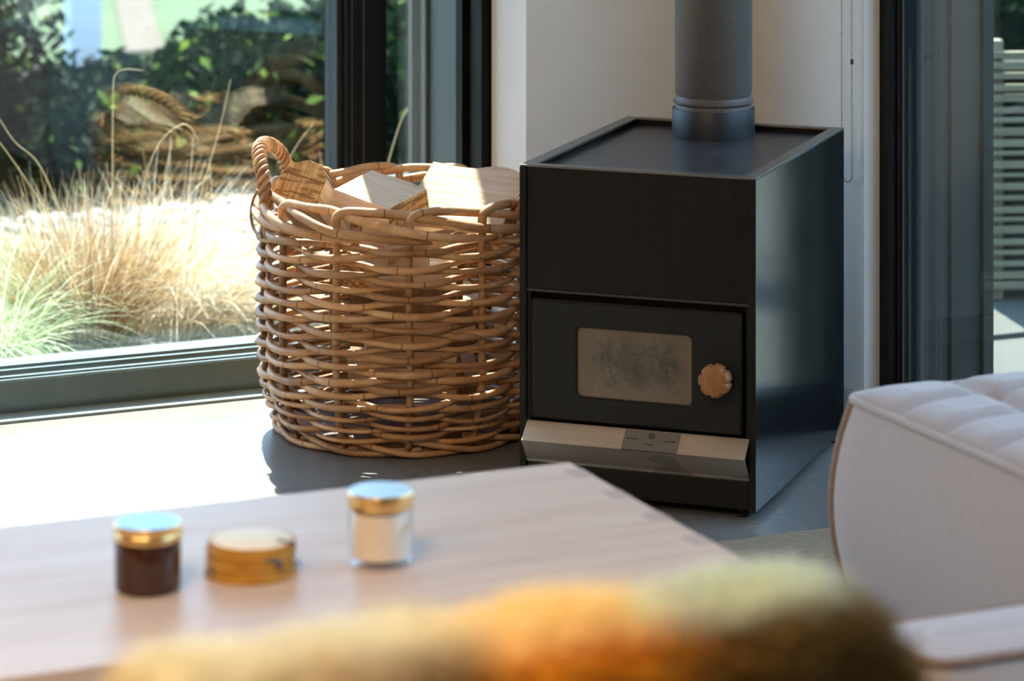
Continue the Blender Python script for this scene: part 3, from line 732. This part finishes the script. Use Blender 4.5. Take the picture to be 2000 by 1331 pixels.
M_brk = m_noisy('log_bark', (0.15, 0.08, 0.04), (0.30, 0.18, 0.10), (40, 40, 12), 0.9, bmp=0.6, bdist=.004)
rl = random.Random(5)
def log(label, loc, az, tilt, roll, L, sec, bark=(), gname='split logs in the basket'):
    """split log: axis along local +X from the sawn end (x=0) backwards; sec = outline in (y, z)"""
    BL = Matrix.Rotation(rad(-YAW), 4, 'Z')
    t = bpy.data.objects.new('firewood_log', None); COL.objects.link(t); t.empty_display_size = .05
    p = BL @ Vector(loc) + Vector((BC[0], BC[1], 0))
    t.location = p
    t.rotation_euler = (BL @ (Matrix.Rotation(rad(az), 4, 'Z') @ Matrix.Rotation(rad(tilt), 4, 'Y') @ Matrix.Rotation(rad(roll), 4, 'X'))).to_euler()
    tag(t, label, 'log', gname)
    n = len(sec); st = 9; mb = MB(); bk = MB()
    # refine the outline so faces get a few ripples
    ref = []
    for i in range(n):
        a, b2 = Vector(sec[i]), Vector(sec[(i + 1) % n])
        for k in range(4): ref.append((a.lerp(b2, k / 4), i))
    m_ = len(ref); offs = [rl.uniform(-.0012, .0012) for _ in range(m_)]
    rings = []
    for s in range(st + 1):
        x = L * s / st; k = 1 + .03 * math.sin(s * .8 + L * 30); row = []
        for q, (pt, _) in enumerate(ref):
            d = pt.normalized() * (offs[q] + rl.uniform(-.0006, .0006))
            row.append((x, pt.x * k + d.x, pt.y * k + d.y))
        rings.append(row)
    for tgt, want in ((mb, False), (bk, True)):
        vs = [v for row in rings for v in row]; fs = []
        for s in range(st):
            for q in range(m_):
                if (ref[q][1] in bark) != want: continue
                w = (q + 1) % m_; fs.append((s * m_ + q, (s + 1) * m_ + q, (s + 1) * m_ + w, s * m_ + w))
        if want and not fs: continue
        if not want: fs.append(tuple(st * m_ + q for q in range(m_))[::-1])
        tgt.add(vs, fs)
    mb.build('split_face', M_split, t)
    if bark: bk.build('bark', M_brk, t)
    e = MB(); e.add([(0, v[1], v[2]) for v in rings[0]] + [(-.002, v[1] * .985, v[2] * .985) for v in rings[0]], [tuple(range(m_, 2 * m_))] + [(q, (q + 1) % m_, m_ + (q + 1) % m_, m_ + q) for q in range(m_)])
    e.build('sawn_end', M_sawn, t)
    return t
tri = lambda a, b: [(-a, -b * .45), (a, -b * .5), (a * .55, b * .35), (0.0, b * .75), (-a * .6, b * .3)]
wedge = [(-.052, .022), (.050, .026), (.058, .004), (.015, -.050), (-.045, -.020)]
flat = [(-.055, .020), (.050, .024), (.056, -.012), (.0, -.045), (-.052, -.02)]
log('log at the left with its saw-marked end turned up beside the handle', (-.203, -.085, .507), 78, 28, 14, .24, [(-.046, -.040), (.046, -.046), (.044, .010), (.030, .036), (.0, .050), (-.030, .044), (-.046, .020)], bark=(3, 4, 5))
log('short split log lying in the middle with a brown end', (.014, -.190, .474), 135, -7, -18, .16, flat, bark=(2, 3))
log('wide split log at the right leaning on the stove side of the rim', (.225, -.120, .462), 158, -3, -32, .21, [(-.085, .016), (.075, .022), (.080, -.004), (.01, -.052), (-.075, -.025)], bark=(3,))
low = [((-.06, .05, .36), 10, 4, 60), ((.16, .06, .37), 200, 6, 20), ((.12, -.13, .30), 170, 3, 100), ((-.13, -.05, .32), 60, 5, 30), ((.0, .12, .24), 20, 2, 10), ((.14, -.02, .20), 185, 4, 200),
       ((.12, -.14, .12), 170, 0, 45), ((-.02, .1, .09), 10, 0, 15)]
for q, (l, az, ti, ro) in enumerate(low):
    lx = Vector(l); dirv = Matrix.Rotation(rad(az), 3, 'Z') @ Vector((1, 0, 0)); lx = lx - dirv * .0
    # keep the whole log inside the basket
    mid = lx + dirv * .11
    if Vector((mid.x, mid.y)).length > .08: lx = lx - Vector((mid.x, mid.y, 0)) * .6
    log('split log packed deep inside the basket below the top layer', tuple(lx), az, ti, ro, .22, wedge if q % 2 else flat, bark=(3,), gname='logs under the top layer')

# ------------------------------------------------------------------ bead chain of the roller blind
CH = thing('blind_chain', 'long metal bead chain loop hanging on the white wall beside the stove', 'chain', (3.283, 5.749, 0))
M_bead = mat('steel_bead', (0.62, 0.61, 0.58), 0.3, 0.9)
bs = MB(); zc = .4867 + .020
pts = []
zz = 2.34
while zz > zc: pts.append((.0, .0215, zz)); zz -= .0055
for k in range(1, 14): a = PI * k / 14; pts.append((0, .0215 * math.cos(a), zc - .020 * math.sin(a)))
zz = zc
while zz < 2.34: pts.append((0, -.0215, zz)); zz += .0055
for (x, y, z) in pts:
    y += .004 * math.sin((z - .5) * 1.1)
    b = bmesh.new(); bmesh.ops.create_uvsphere(b, u_segments=6, v_segments=4, radius=.0023); bs.bm(b, Matrix.Translation((x, y, z)))
o = bs.build('beads', M_bead, CH, smooth=True); o['kind'] = 'stuff'
MB().tube([(x, y + .004 * math.sin((z - .5) * 1.1), z) for x, y, z in pts[::4]], .0006, 4).build('cord', M_bead, CH)
MB().lathe([(0, -.006), (.0028, -.005), (.0034, 0), (.0028, .005), (0, .006)], 10, (0, -.0215 + .001, .734)).build('connector', mat('dark_bead', (.05, .05, .05), .4, .5), CH, smooth=True)
MB().box(-.02, .017, -.03, .03, 2.32, 2.40, .004).build('bracket', M_white, CH)

# ------------------------------------------------------------------ rug
def m_rug():
    m = mat('woven_jute', (0.25, 0.19, 0.13), 0.95, 0, 0.2); nt, N, L, b = nodes_of(m)
    v = tex_coord(nt, (60, 420, 60)); f = noise(nt, v, 1.0, 5.0, 0.7)
    L.new(ramp(nt, f, [(0.3, (0.16, 0.115, 0.075)), (0.5, (0.27, 0.21, 0.14)), (0.7, (0.38, 0.31, 0.22))]), b.inputs['Base Color'])
    bump(nt, b, f, 0.8, 0.004)
    return m
rgm = MB(); nx = 90
up = []; lo = []
vs = []; fs = []
for i in range(nx + 1):
    x = .55 + 2.66 * i / nx; e = .004 * math.sin(i * 1.7) + .003 * math.sin(i * .6 + 1)
    vs += [(x, 1.9, 0.0), (x, 1.9, .010), (x, 5.035, .010), (x, 5.046 + e, .006), (x, 5.050 + e, 0.0)]
for i in range(nx):
    for k in range(4): fs.append((i * 5 + k, i * 5 + k + 1, (i + 1) * 5 + k + 1, (i + 1) * 5 + k))
rgm.add(vs, fs); RUG = rgm.build('rug', m_rug(), smooth=False, fix=True)
tag(RUG, 'brown woven rug with a frayed edge on the concrete floor', 'rug')
RZ = .010

# ------------------------------------------------------------------ coffee table
TB = thing('coffee_table', 'low pale oak coffee table in the foreground', 'table', (1.235, 3.875, RZ))
TZ = .42 - RZ
M_oak = m_wood('pale_oak', [(0.25, (0.46, 0.325, 0.25)), (0.5, (0.57, 0.43, 0.345)), (0.75, (0.64, 0.51, 0.42))], (1.6, 26, 26), 0.42, 0.06, 0.45, varyrnd=True)
M_oakend = m_noisy('oak_end_grain', (0.38, 0.275, 0.23), (0.48, 0.36, 0.30), (30, 60, 60), 0.5)
TX0, TX1, TY0, TY1 = -.80, .70, -.302, .309
nb = 5; bw = (TY1 - TY0) / nb
for k in range(nb):
    MB().box(TX0, TX1, TY0 + k * bw + .0002, TY0 + (k + 1) * bw - .0002, TZ - .032, TZ, .0012).build('board', M_oak, TB)
for k in range(nb):
    yc = TY0 + (k + .5) * bw
    MB().box(TX1 - .028, TX1 + .0006, yc - .022, yc + .022, TZ - .0325, TZ + .0004, .0004).build('joint_tenon', M_oakend, TB)
MB().box(TX0 + .05, TX1 - .05, TY0 + .05, TY1 - .05, TZ - .075, TZ - .032, .002).build('apron', M_oak, TB)
for sx in (TX0 + .07, TX1 - .07):
    for sy in (TY0 + .07, TY1 - .07):
        MB().box(sx - .03, sx + .03, sy - .03, sy + .03, 0, TZ - .032, .004).build('leg', M_oak, TB)

# candle jars and coasters on the table
M_gold = m_noisy('brushed_gold', (0.80, 0.52, 0.20), (0.86, 0.58, 0.25), (4, 4, 200), 0.22, 1.0)
M_goldtop = mat('polished_lid_top', (0.85, 0.86, 0.84), 0.32, 1.0)
M_lidsky = mat('satin_lid_top', (0.17, 0.235, 0.26), 0.25, 1.0)  # blue of the mirrored sky put into the lid metal
M_amber = mat('amber_glass', (0.042, 0.013, 0.004), 0.08, 0, 0.6)
TT = .42
J1 = thing('candle_jar', 'dark amber candle jar with metal lid at the left on the table', 'candle', (1.199, 3.836, TT))
MB().lathe([(0, .002), (.036, .0), (.0395, .002), (.041, .006), (.041, .062), (.0395, .066), (.036, .068), (.036, .010), (0, .008)], 56).build('glass', M_amber, J1, smooth=True, ang=50)
M_wax1 = mat('shaded_wax', (0.12, 0.04, 0.015), 0.5)
MB().lathe([(0, .0085), (.0357, .0102), (.0357, .050), (0, .050)], 40).build('wax', M_wax1, J1, smooth=True, ang=40)
MB().lathe([(.0355, .064), (.0420, .064), (.0425, .066), (.0422, .072), (.0412, .0735), (.0420, .075), (.0420, .0825), (.0412, .0835), (.0, .0835), (0, .080), (.0355, .080)], 56).build('lid', M_gold, J1, smooth=True, ang=35)
MB().lathe([(0, .0834), (.0398, .0834), (.0398, .0839), (0, .0839)], 56).build('lid_top', M_lidsky, J1, smooth=True, ang=40)

J3 = thing('candle_jar', 'clear candle jar with white wax and gold lid near the table middle', 'candle', (1.503, 3.822, TT))
M_clear = m_glass('clear_jar_glass', (0.985, 0.985, 0.98), 0.05)
M_wax = mat('cream_wax', (0.86, 0.73, 0.61), 0.5); M_wax.node_tree.nodes['Principled BSDF'].inputs['Subsurface Weight'].default_value = .25
M_wax.node_tree.nodes['Principled BSDF'].inputs['Subsurface Radius'].default_value = (.02, .012, .008)
MB().lathe([(0, .003), (.030, .002), (.037, .0), (.0405, .003), (.0412, .007), (.0412, .075), (.0392, .077), (.0385, .075), (.0385, .012), (.034, .009), (0, .009)], 56).build('glass', M_clear, J3, smooth=True, ang=50)
MB().lathe([(0, .0125), (.0375, .0125), (.0378, .016), (.0378, .070), (0, .070)], 48).build('wax', M_wax, J3, smooth=True, ang=40)
MB().lathe([(0.036, .074), (.0422, .074), (.0425, .075), (.0425, .0925), (.0415, .0938), (0, .0938), (0, .091), (.036, .091)], 56).build('lid', M_gold, J3, smooth=True, ang=35)
MB().lathe([(0, .0937), (.040, .0937), (.040, .0942), (0, .0942)], 56).build('lid_top', M_goldtop, J3, smooth=True, ang=40)
lb = MB()
for k in range(7):
    a0 = rad(-62 + k * 3); a1 = rad(-62 + (k + 1) * 3)
    vs = [(.0414 * math.cos(a), .0414 * math.sin(a), z) for a in (a0, a1) for z in (.050, .053)] + [(.0417 * math.cos(a), .0417 * math.sin(a), z) for a in (a0, a1) for z in (.050, .053)]
    lb.add(vs, [(4, 6, 7, 5), (0, 1, 3, 2), (0, 4, 5, 1), (2, 3, 7, 6), (0, 2, 6, 4), (1, 5, 7, 3)])
lb.build('gold_print', M_gold, J3)

J2 = thing('coaster_bundle', 'bundle of round wooden coasters tied with grey string', 'coasters', (1.339, 3.851, TT))
M_disc = m_noisy('cream_wood_face', (0.80, 0.74, 0.60), (0.85, 0.79, 0.66), (30, 30, 30), 0.7)
M_cedge = m_noisy('amber_bark_edge', (0.38, 0.15, 0.012), (0.58, 0.30, 0.04), (30, 30, 160), 0.6)
nC = 6
for k in range(nC):
    g = random.Random(50 + k); z0 = k * .0072; r = .0555 + g.uniform(-.001, .001) + (.003 if k == 0 else 0)
    ox, oy = g.uniform(-.001, .001), g.uniform(-.001, .001)
    c = MB().lathe([(0, z0), (r - .001, z0), (r, z0 + .0012), (r + .0002, z0 + .0035), (r, z0 + .0058), (r - .0012, z0 + .0068), (r - .004, z0 + .0069), (0, z0 + .0069)], 48, (ox, oy, 0)).build('coaster', M_cedge, J2, smooth=True, ang=40)
    if k == nC - 1:
        MB().lathe([(0, z0 + .0068), (r - .0035, z0 + .0068), (r - .0040, z0 + .0072), (0, z0 + .0072)], 48, (ox, oy, 0)).build('face', M_disc, c, smooth=True, ang=40)
M_str = mat('grey_blue_string', (0.09, 0.10, 0.13), 0.8)
zt = nC * .0072 + .0012
MB().tube([(.027, -.026, zt), (.034, -.036, zt), (.0415, -.0415, zt - .0005), (.0445, -.0425, zt - .006)], .0021, 6).build('string_end', M_str, J2, smooth=True)
MB().tube([(.0, -.0560, .030), (.018, -.0535, .0265), (.022, -.0535, .021), (.0185, -.0550, .0185), (.015, -.0560, .023)], .0022, 6).build('string_knot', M_str, J2, smooth=True)
MB().tube([(.0605 * math.cos(a), .0605 * math.sin(a), .009) for a in [rad(k) for k in range(-20, 0, 4)]], .0015, 5).build('string_end', M_str, J2, smooth=True)
MB().tube([(.0605 * math.cos(a), .0605 * math.sin(a), .011) for a in [rad(k) for k in range(185, 205, 4)]], .0015, 5).build('string_end', M_str, J2, smooth=True)

# ------------------------------------------------------------------ sofa
def m_linen(name, c1, c2):
    m = mat(name, c1, 0.9, 0, 0.2); nt, N, L, b = nodes_of(m)
    wv = N.new('ShaderNodeTexWave'); wv.inputs['Scale'].default_value = 240; wv.inputs['Distortion'].default_value = 1.5; wv.wave_type = 'BANDS'; wv.bands_direction = 'Z'
    L.new(tex_coord(nt), wv.inputs['Vector'])
    wv2 = N.new('ShaderNodeTexWave'); wv2.inputs['Scale'].default_value = 240; wv2.inputs['Distortion'].default_value = 1.5; wv2.bands_direction = 'DIAGONAL'
    L.new(tex_coord(nt), wv2.inputs['Vector'])
    n1 = noise(nt, tex_coord(nt, (230, 230, 90)), 1.0, 6.0, 0.75)
    f = mth(nt, 'ADD', mth(nt, 'MULTIPLY', wv.outputs['Fac'], .22), mth(nt, 'ADD', mth(nt, 'MULTIPLY', wv2.outputs['Fac'], .22), mth(nt, 'MULTIPLY', n1, .56)))
    L.new(ramp(nt, f, [(0.3, c1), (0.7, c2)]), b.inputs['Base Color'])
    b.inputs['Sheen Weight'].default_value = .25
    bump(nt, b, f, 0.35, 0.002)
    return m
M_linen = m_linen('grey_linen', (0.30, 0.255, 0.245), (0.46, 0.405, 0.39))
M_pipec = m_noisy('taupe_piping', (0.20, 0.135, 0.10), (0.26, 0.18, 0.14), (60, 60, 60), 0.85)
def cushion(name, label, x0, x1, y0, y1, z0, z1, valley, pitch, first, dome, chan, dark_corner=True, chan_on=True, cat='sofa'):
    t = thing(name, label, cat, ((x0 + x1) / 2, (y0 + y1) / 2, RZ))
    ax, ay = (x1 - x0) / 2, (y1 - y0) / 2
    zb, zt = z0 - RZ, z1 - RZ
    R0 = .035
    # outline of the body (rounded rectangle), bulging between bottom and top edge
    out = rrect(-ax, ax, -ay, ay, R0, 6)
    # densify
    den = []
    for i in range(len(out)):
        a, b2 = Vector(out[i]), Vector(out[(i + 1) % len(out)]); k = max(1, int((b2 - a).length / .04))
        for q in range(k): den.append(a.lerp(b2, q / k))
    m_ = len(den)
    mb = MB(); lv = 14; vs = []; fs = []
    for s in range(lv + 1):
        u = s / lv
        bul = .036 * math.sin(PI * min(1, u * 1.02)) ** .8 - .03 * (1 - u) ** 3
        for p in den:
            nrm = Vector((p.x / ax, p.y / ay)); nrm = Vector((nrm.x if abs(nrm.x) > .93 else 0, nrm.y if abs(nrm.y) > .93 else 0))
            if nrm.length > 0: nrm.normalize()
            vs.append((p.x + nrm.x * bul, p.y + nrm.y * bul, zb + (zt - zb) * u))
    for s in range(lv):
        for q in range(m_): w = (q + 1) % m_; fs.append((s * m_ + q, s * m_ + w, (s + 1) * m_ + w, (s + 1) * m_ + q))
    fs.append(tuple(range(m_))[::-1]); fs.append(tuple(lv * m_ + q for q in range(m_)))
    mb.add(vs, fs); mb.build('body', M_linen, t, smooth=True, ang=50)
    # quilted top
    nx_, ny_ = 120, 200; g = MB(); vs = []; fs = []
    def seam(d, w): return math.exp(-(d / w) ** 2)
    for j in range(ny_ + 1):
        for i in range(nx_ + 1):
            x = -ax + 2 * ax * i / nx_; y = -ay + 2 * ay * j / ny_
            ex = min(ax - abs(x), .07) / .07; ey = min(ay - abs(y), .11) / .11
            edge = math.sqrt(max(0, 1 - (1 - ex) ** 2)) * math.sqrt(max(0, 1 - (1 - ey) ** 2))
            h = dome * edge
            if chan_on:
                yy = (ay - y) + .025 * math.sin(max(0, min(1, (x + ax) / .30)) * PI * .5)
                d = (yy - first) / pitch; d = (d - round(d)) * pitch
                if yy > first * .5: h -= chan * seam(d, .016) * edge ** .5
            if valley is not None: h -= .020 * seam(x - valley, .022) * min(1, edge * 2)
            # corners stay inside the rounded outline
            cx, cy = x, y
            ox, oy = abs(x) - (ax - R0), abs(y) - (ay - R0)
            if ox > 0 and oy > 0 and math.hypot(ox, oy) > R0:
                k = R0 / math.hypot(ox, oy); cx = math.copysign(ax - R0 + ox * k, x); cy = math.copysign(ay - R0 + oy * k, y)
            vs.append((cx, cy, zt + .001 + h))
    for j in range(ny_):
        for i in range(nx_): a = j * (nx_ + 1) + i; fs.append((a, a + 1, a + nx_ + 2, a + nx_ + 1))
    g.add(vs, fs); g.build('quilted_top', M_linen, t, smooth=True)
    MB().tube([(p.x * 1.003, p.y * 1.003, zt + .001) for p in den], .0062, 7, closed=True).build('piping', M_linen if dark_corner else M_pipec, t, smooth=True)
    if dark_corner:
        for (sx, sy) in ((-1, 1), (-1, -1)):
            pth = []
            for s in range(lv + 1):
                u = s / lv; bul = .036 * math.sin(PI * min(1, u * 1.02)) ** .8 - .03 * (1 - u) ** 3
                pth.append((sx * (ax - .003 + bul * .74), sy * (ay - .022 + bul * .66), zb + (zt - zb) * u))
            o = MB().tube(pth, .0078, 7).build('corner_piping', M_pipec, t, smooth=True)
    for (sx, sy) in ((-1, -1), (1, -1), (-1, 1), (1, 1)):
        MB().box(sx * (ax - .09) - .03, sx * (ax - .09) + .03, sy * (ay - .09) - .03, sy * (ay - .09) + .03, 0, zb + .002, .003).build('foot', M_pipec, t)
    return t, ax, ay
cushion('lounge_sofa', 'low grey linen lounge sofa with quilted top and taupe corner piping', 2.50, 3.22, 3.62, 4.385, .055, .415, -.18, .125, .155, .027, .018)
cushion('upholstered_bench', 'narrow pale upholstered bench in front of the quilted sofa', 2.00, 3.10, 3.295, 3.455, .06, .378, None, .3, .3, .010, .0, dark_corner=False, chan_on=False, cat='bench')

# ------------------------------------------------------------------ armchair and throw in the foreground
AC = thing('armchair', 'armchair in the foreground covered by a fluffy throw', 'chair', (.985, 2.20, RZ))
M_chair = m_noisy('brown_upholstery', (0.09, 0.055, 0.03), (0.13, 0.08, 0.045), (40, 40, 40), 0.9)
M_leg = m_wood('dark_oak', [(0.3, (0.10, 0.055, 0.03)), (0.7, (0.18, 0.11, 0.06))], (30, 30, 4), 0.5)
MB().box(-.31, .31, -.040, .040, .38, .835, .035, 4).build('backrest', M_chair, AC, smooth=True)
MB().box(-.31, .31, -.02, .56, .30, .42, .035, 4).build('seat', M_chair, AC, smooth=True)
for sx in (-.27, .27):
    for sy in (.02, .50): MB().tube([(sx, sy, 0), (sx, sy, .32)], [.016, .022], 10).build('leg', M_leg, AC, smooth=True)
def m_throw():
    m = mat('checked_mohair', (0.5, 0.3, 0.05), 0.95, 0, 0.1); nt, N, L, b = nodes_of(m)
    tc = N.new('ShaderNodeTexCoord'); sx = N.new('ShaderNodeSeparateXYZ'); L.new(tc.outputs['Object'], sx.inputs[0])
    f = noise(nt, tex_coord(nt, (9, 9, 9)), 1.0, 3.0, 0.5)
    px = mth(nt, 'ADD', mth(nt, 'ADD', mth(nt, 'DIVIDE', sx.outputs[0], .72), .5), mth(nt, 'MULTIPLY', mth(nt, 'SUBTRACT', f, .5), .22))
    a = ramp(nt, px, [(0.0, (0.80, 0.64, 0.32)), (0.16, (0.76, 0.66, 0.42)), (0.32, (0.60, 0.46, 0.28)), (0.40, (0.40, 0.23, 0.08)), (0.47, (0.90, 0.46, 0.02)), (0.60, (0.80, 0.38, 0.02)), (0.68, (0.48, 0.21, 0.03)), (0.75, (0.22, 0.14, 0.04)), (0.88, (0.18, 0.11, 0.03)), (0.96, (0.08, 0.06, 0.025)), (1.0, (0.05, 0.04, 0.02))])
    pale = ramp(nt, px, [(0.0, (0.86, 0.79, 0.56)), (0.30, (0.84, 0.84, 0.72)), (0.46, (0.94, 0.80, 0.42)), (0.60, (0.92, 0.78, 0.42)), (0.66, (0.74, 0.80, 0.66)), (0.92, (0.68, 0.74, 0.60)), (1.0, (0.4, 0.38, 0.25))])  # paler set for the top: skylight put into the colour
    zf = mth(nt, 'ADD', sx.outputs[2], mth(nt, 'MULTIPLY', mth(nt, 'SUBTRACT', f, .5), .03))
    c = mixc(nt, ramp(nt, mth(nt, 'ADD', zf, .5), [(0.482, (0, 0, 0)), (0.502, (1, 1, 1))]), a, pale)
    L.new(c, b.inputs['Base Color']); b.inputs['Sheen Weight'].default_value = .3
    t = N.new('ShaderNodeBsdfTranslucent'); L.new(c, t.inputs[0]); mx = N.new('ShaderNodeMixShader'); mx.inputs[0].default_value = .45
    L.new(b.outputs[0], mx.inputs[1]); L.new(t.outputs[0], mx.inputs[2]); L.new(mx.outputs[0], N['Material Output'].inputs[0])
    return m
M_throw = m_throw()
TH = thing('wool_throw', 'fluffy yellow, orange and olive checked throw draped over the armchair back', 'blanket', (.985, 2.20, .868))
def throw_pt(u, a):
    """u in 0..1 along the chair back, a: 0 front hem .. 1 rear hem"""
    hl = .322; x = -hl + 2 * hl * u
    e0 = min(1, (x + hl) / .06); e1 = min(1, (hl - x) / .10)
    drop = -.05 * (1 - math.sqrt(max(0, 1 - (1 - e0) ** 2))) - .11 * (1 - math.sqrt(max(0, 1 - (1 - e1) ** 2)))
    r = .052
    if a < .3: y, z, n = r, -.26 * (1 - a / .3), (0, 1, 0)
    elif a > .7: y, z, n = -r, -.26 * ((a - .7) / .3), (0, -1, 0)
    else:
        q = (a - .3) / .4 * PI; y, z, n = r * math.cos(q), r * .72 * math.sin(q), (0, math.cos(q), math.sin(q))
    z2 = z - .037 + drop + .004 * math.sin(x * 40 + y * 30)
    return Vector((x, y + .003 * math.sin(x * 55), z2)), Vector(n)
g = MB(); nu, na = 90, 40; vs = []; fs = []
for i in range(nu + 1):
    for j in range(na + 1): vs.append(tuple(throw_pt(i / nu, j / na)[0]))
for i in range(nu):
    for j in range(na): a = i * (na + 1) + j; fs.append((a, a + 1, a + na + 2, a + na + 1))
nb0 = len(vs)
for i in range(nu + 1):
    for j in range(na + 1):
        p, n_ = throw_pt(i / nu, j / na); q = p - n_ * .004; vs.append(tuple(q))
for i in range(nu):
    for j in range(na): a = nb0 + i * (na + 1) + j; fs.append((a, a + na + 1, a + na + 2, a + 1))
g.add(vs, fs); g.build('cloth', M_throw, TH, smooth=True)
g = MB(); gr = random.Random(9)
for i in range(26000):
    p, n_ = throw_pt(gr.random(), gr.random())
    d = (n_ + Vector((gr.gauss(0, .6), gr.gauss(0, .5), gr.gauss(0, .5)))).normalized()
    l = gr.uniform(.010, .026); s = d.cross(Vector((gr.gauss(0, 1), gr.gauss(0, 1), gr.gauss(0, 1)))).normalized() * .0009
    q = p + d * l * .6; e = p + d * l + Vector((gr.gauss(0, .003), gr.gauss(0, .003), -.003))
    g.add([p - s, p + s, q + s * .7, q - s * .7, e], [(0, 1, 2, 3), (3, 2, 4)])
o = g.build('fleece', M_throw, TH); o['kind'] = 'stuff'
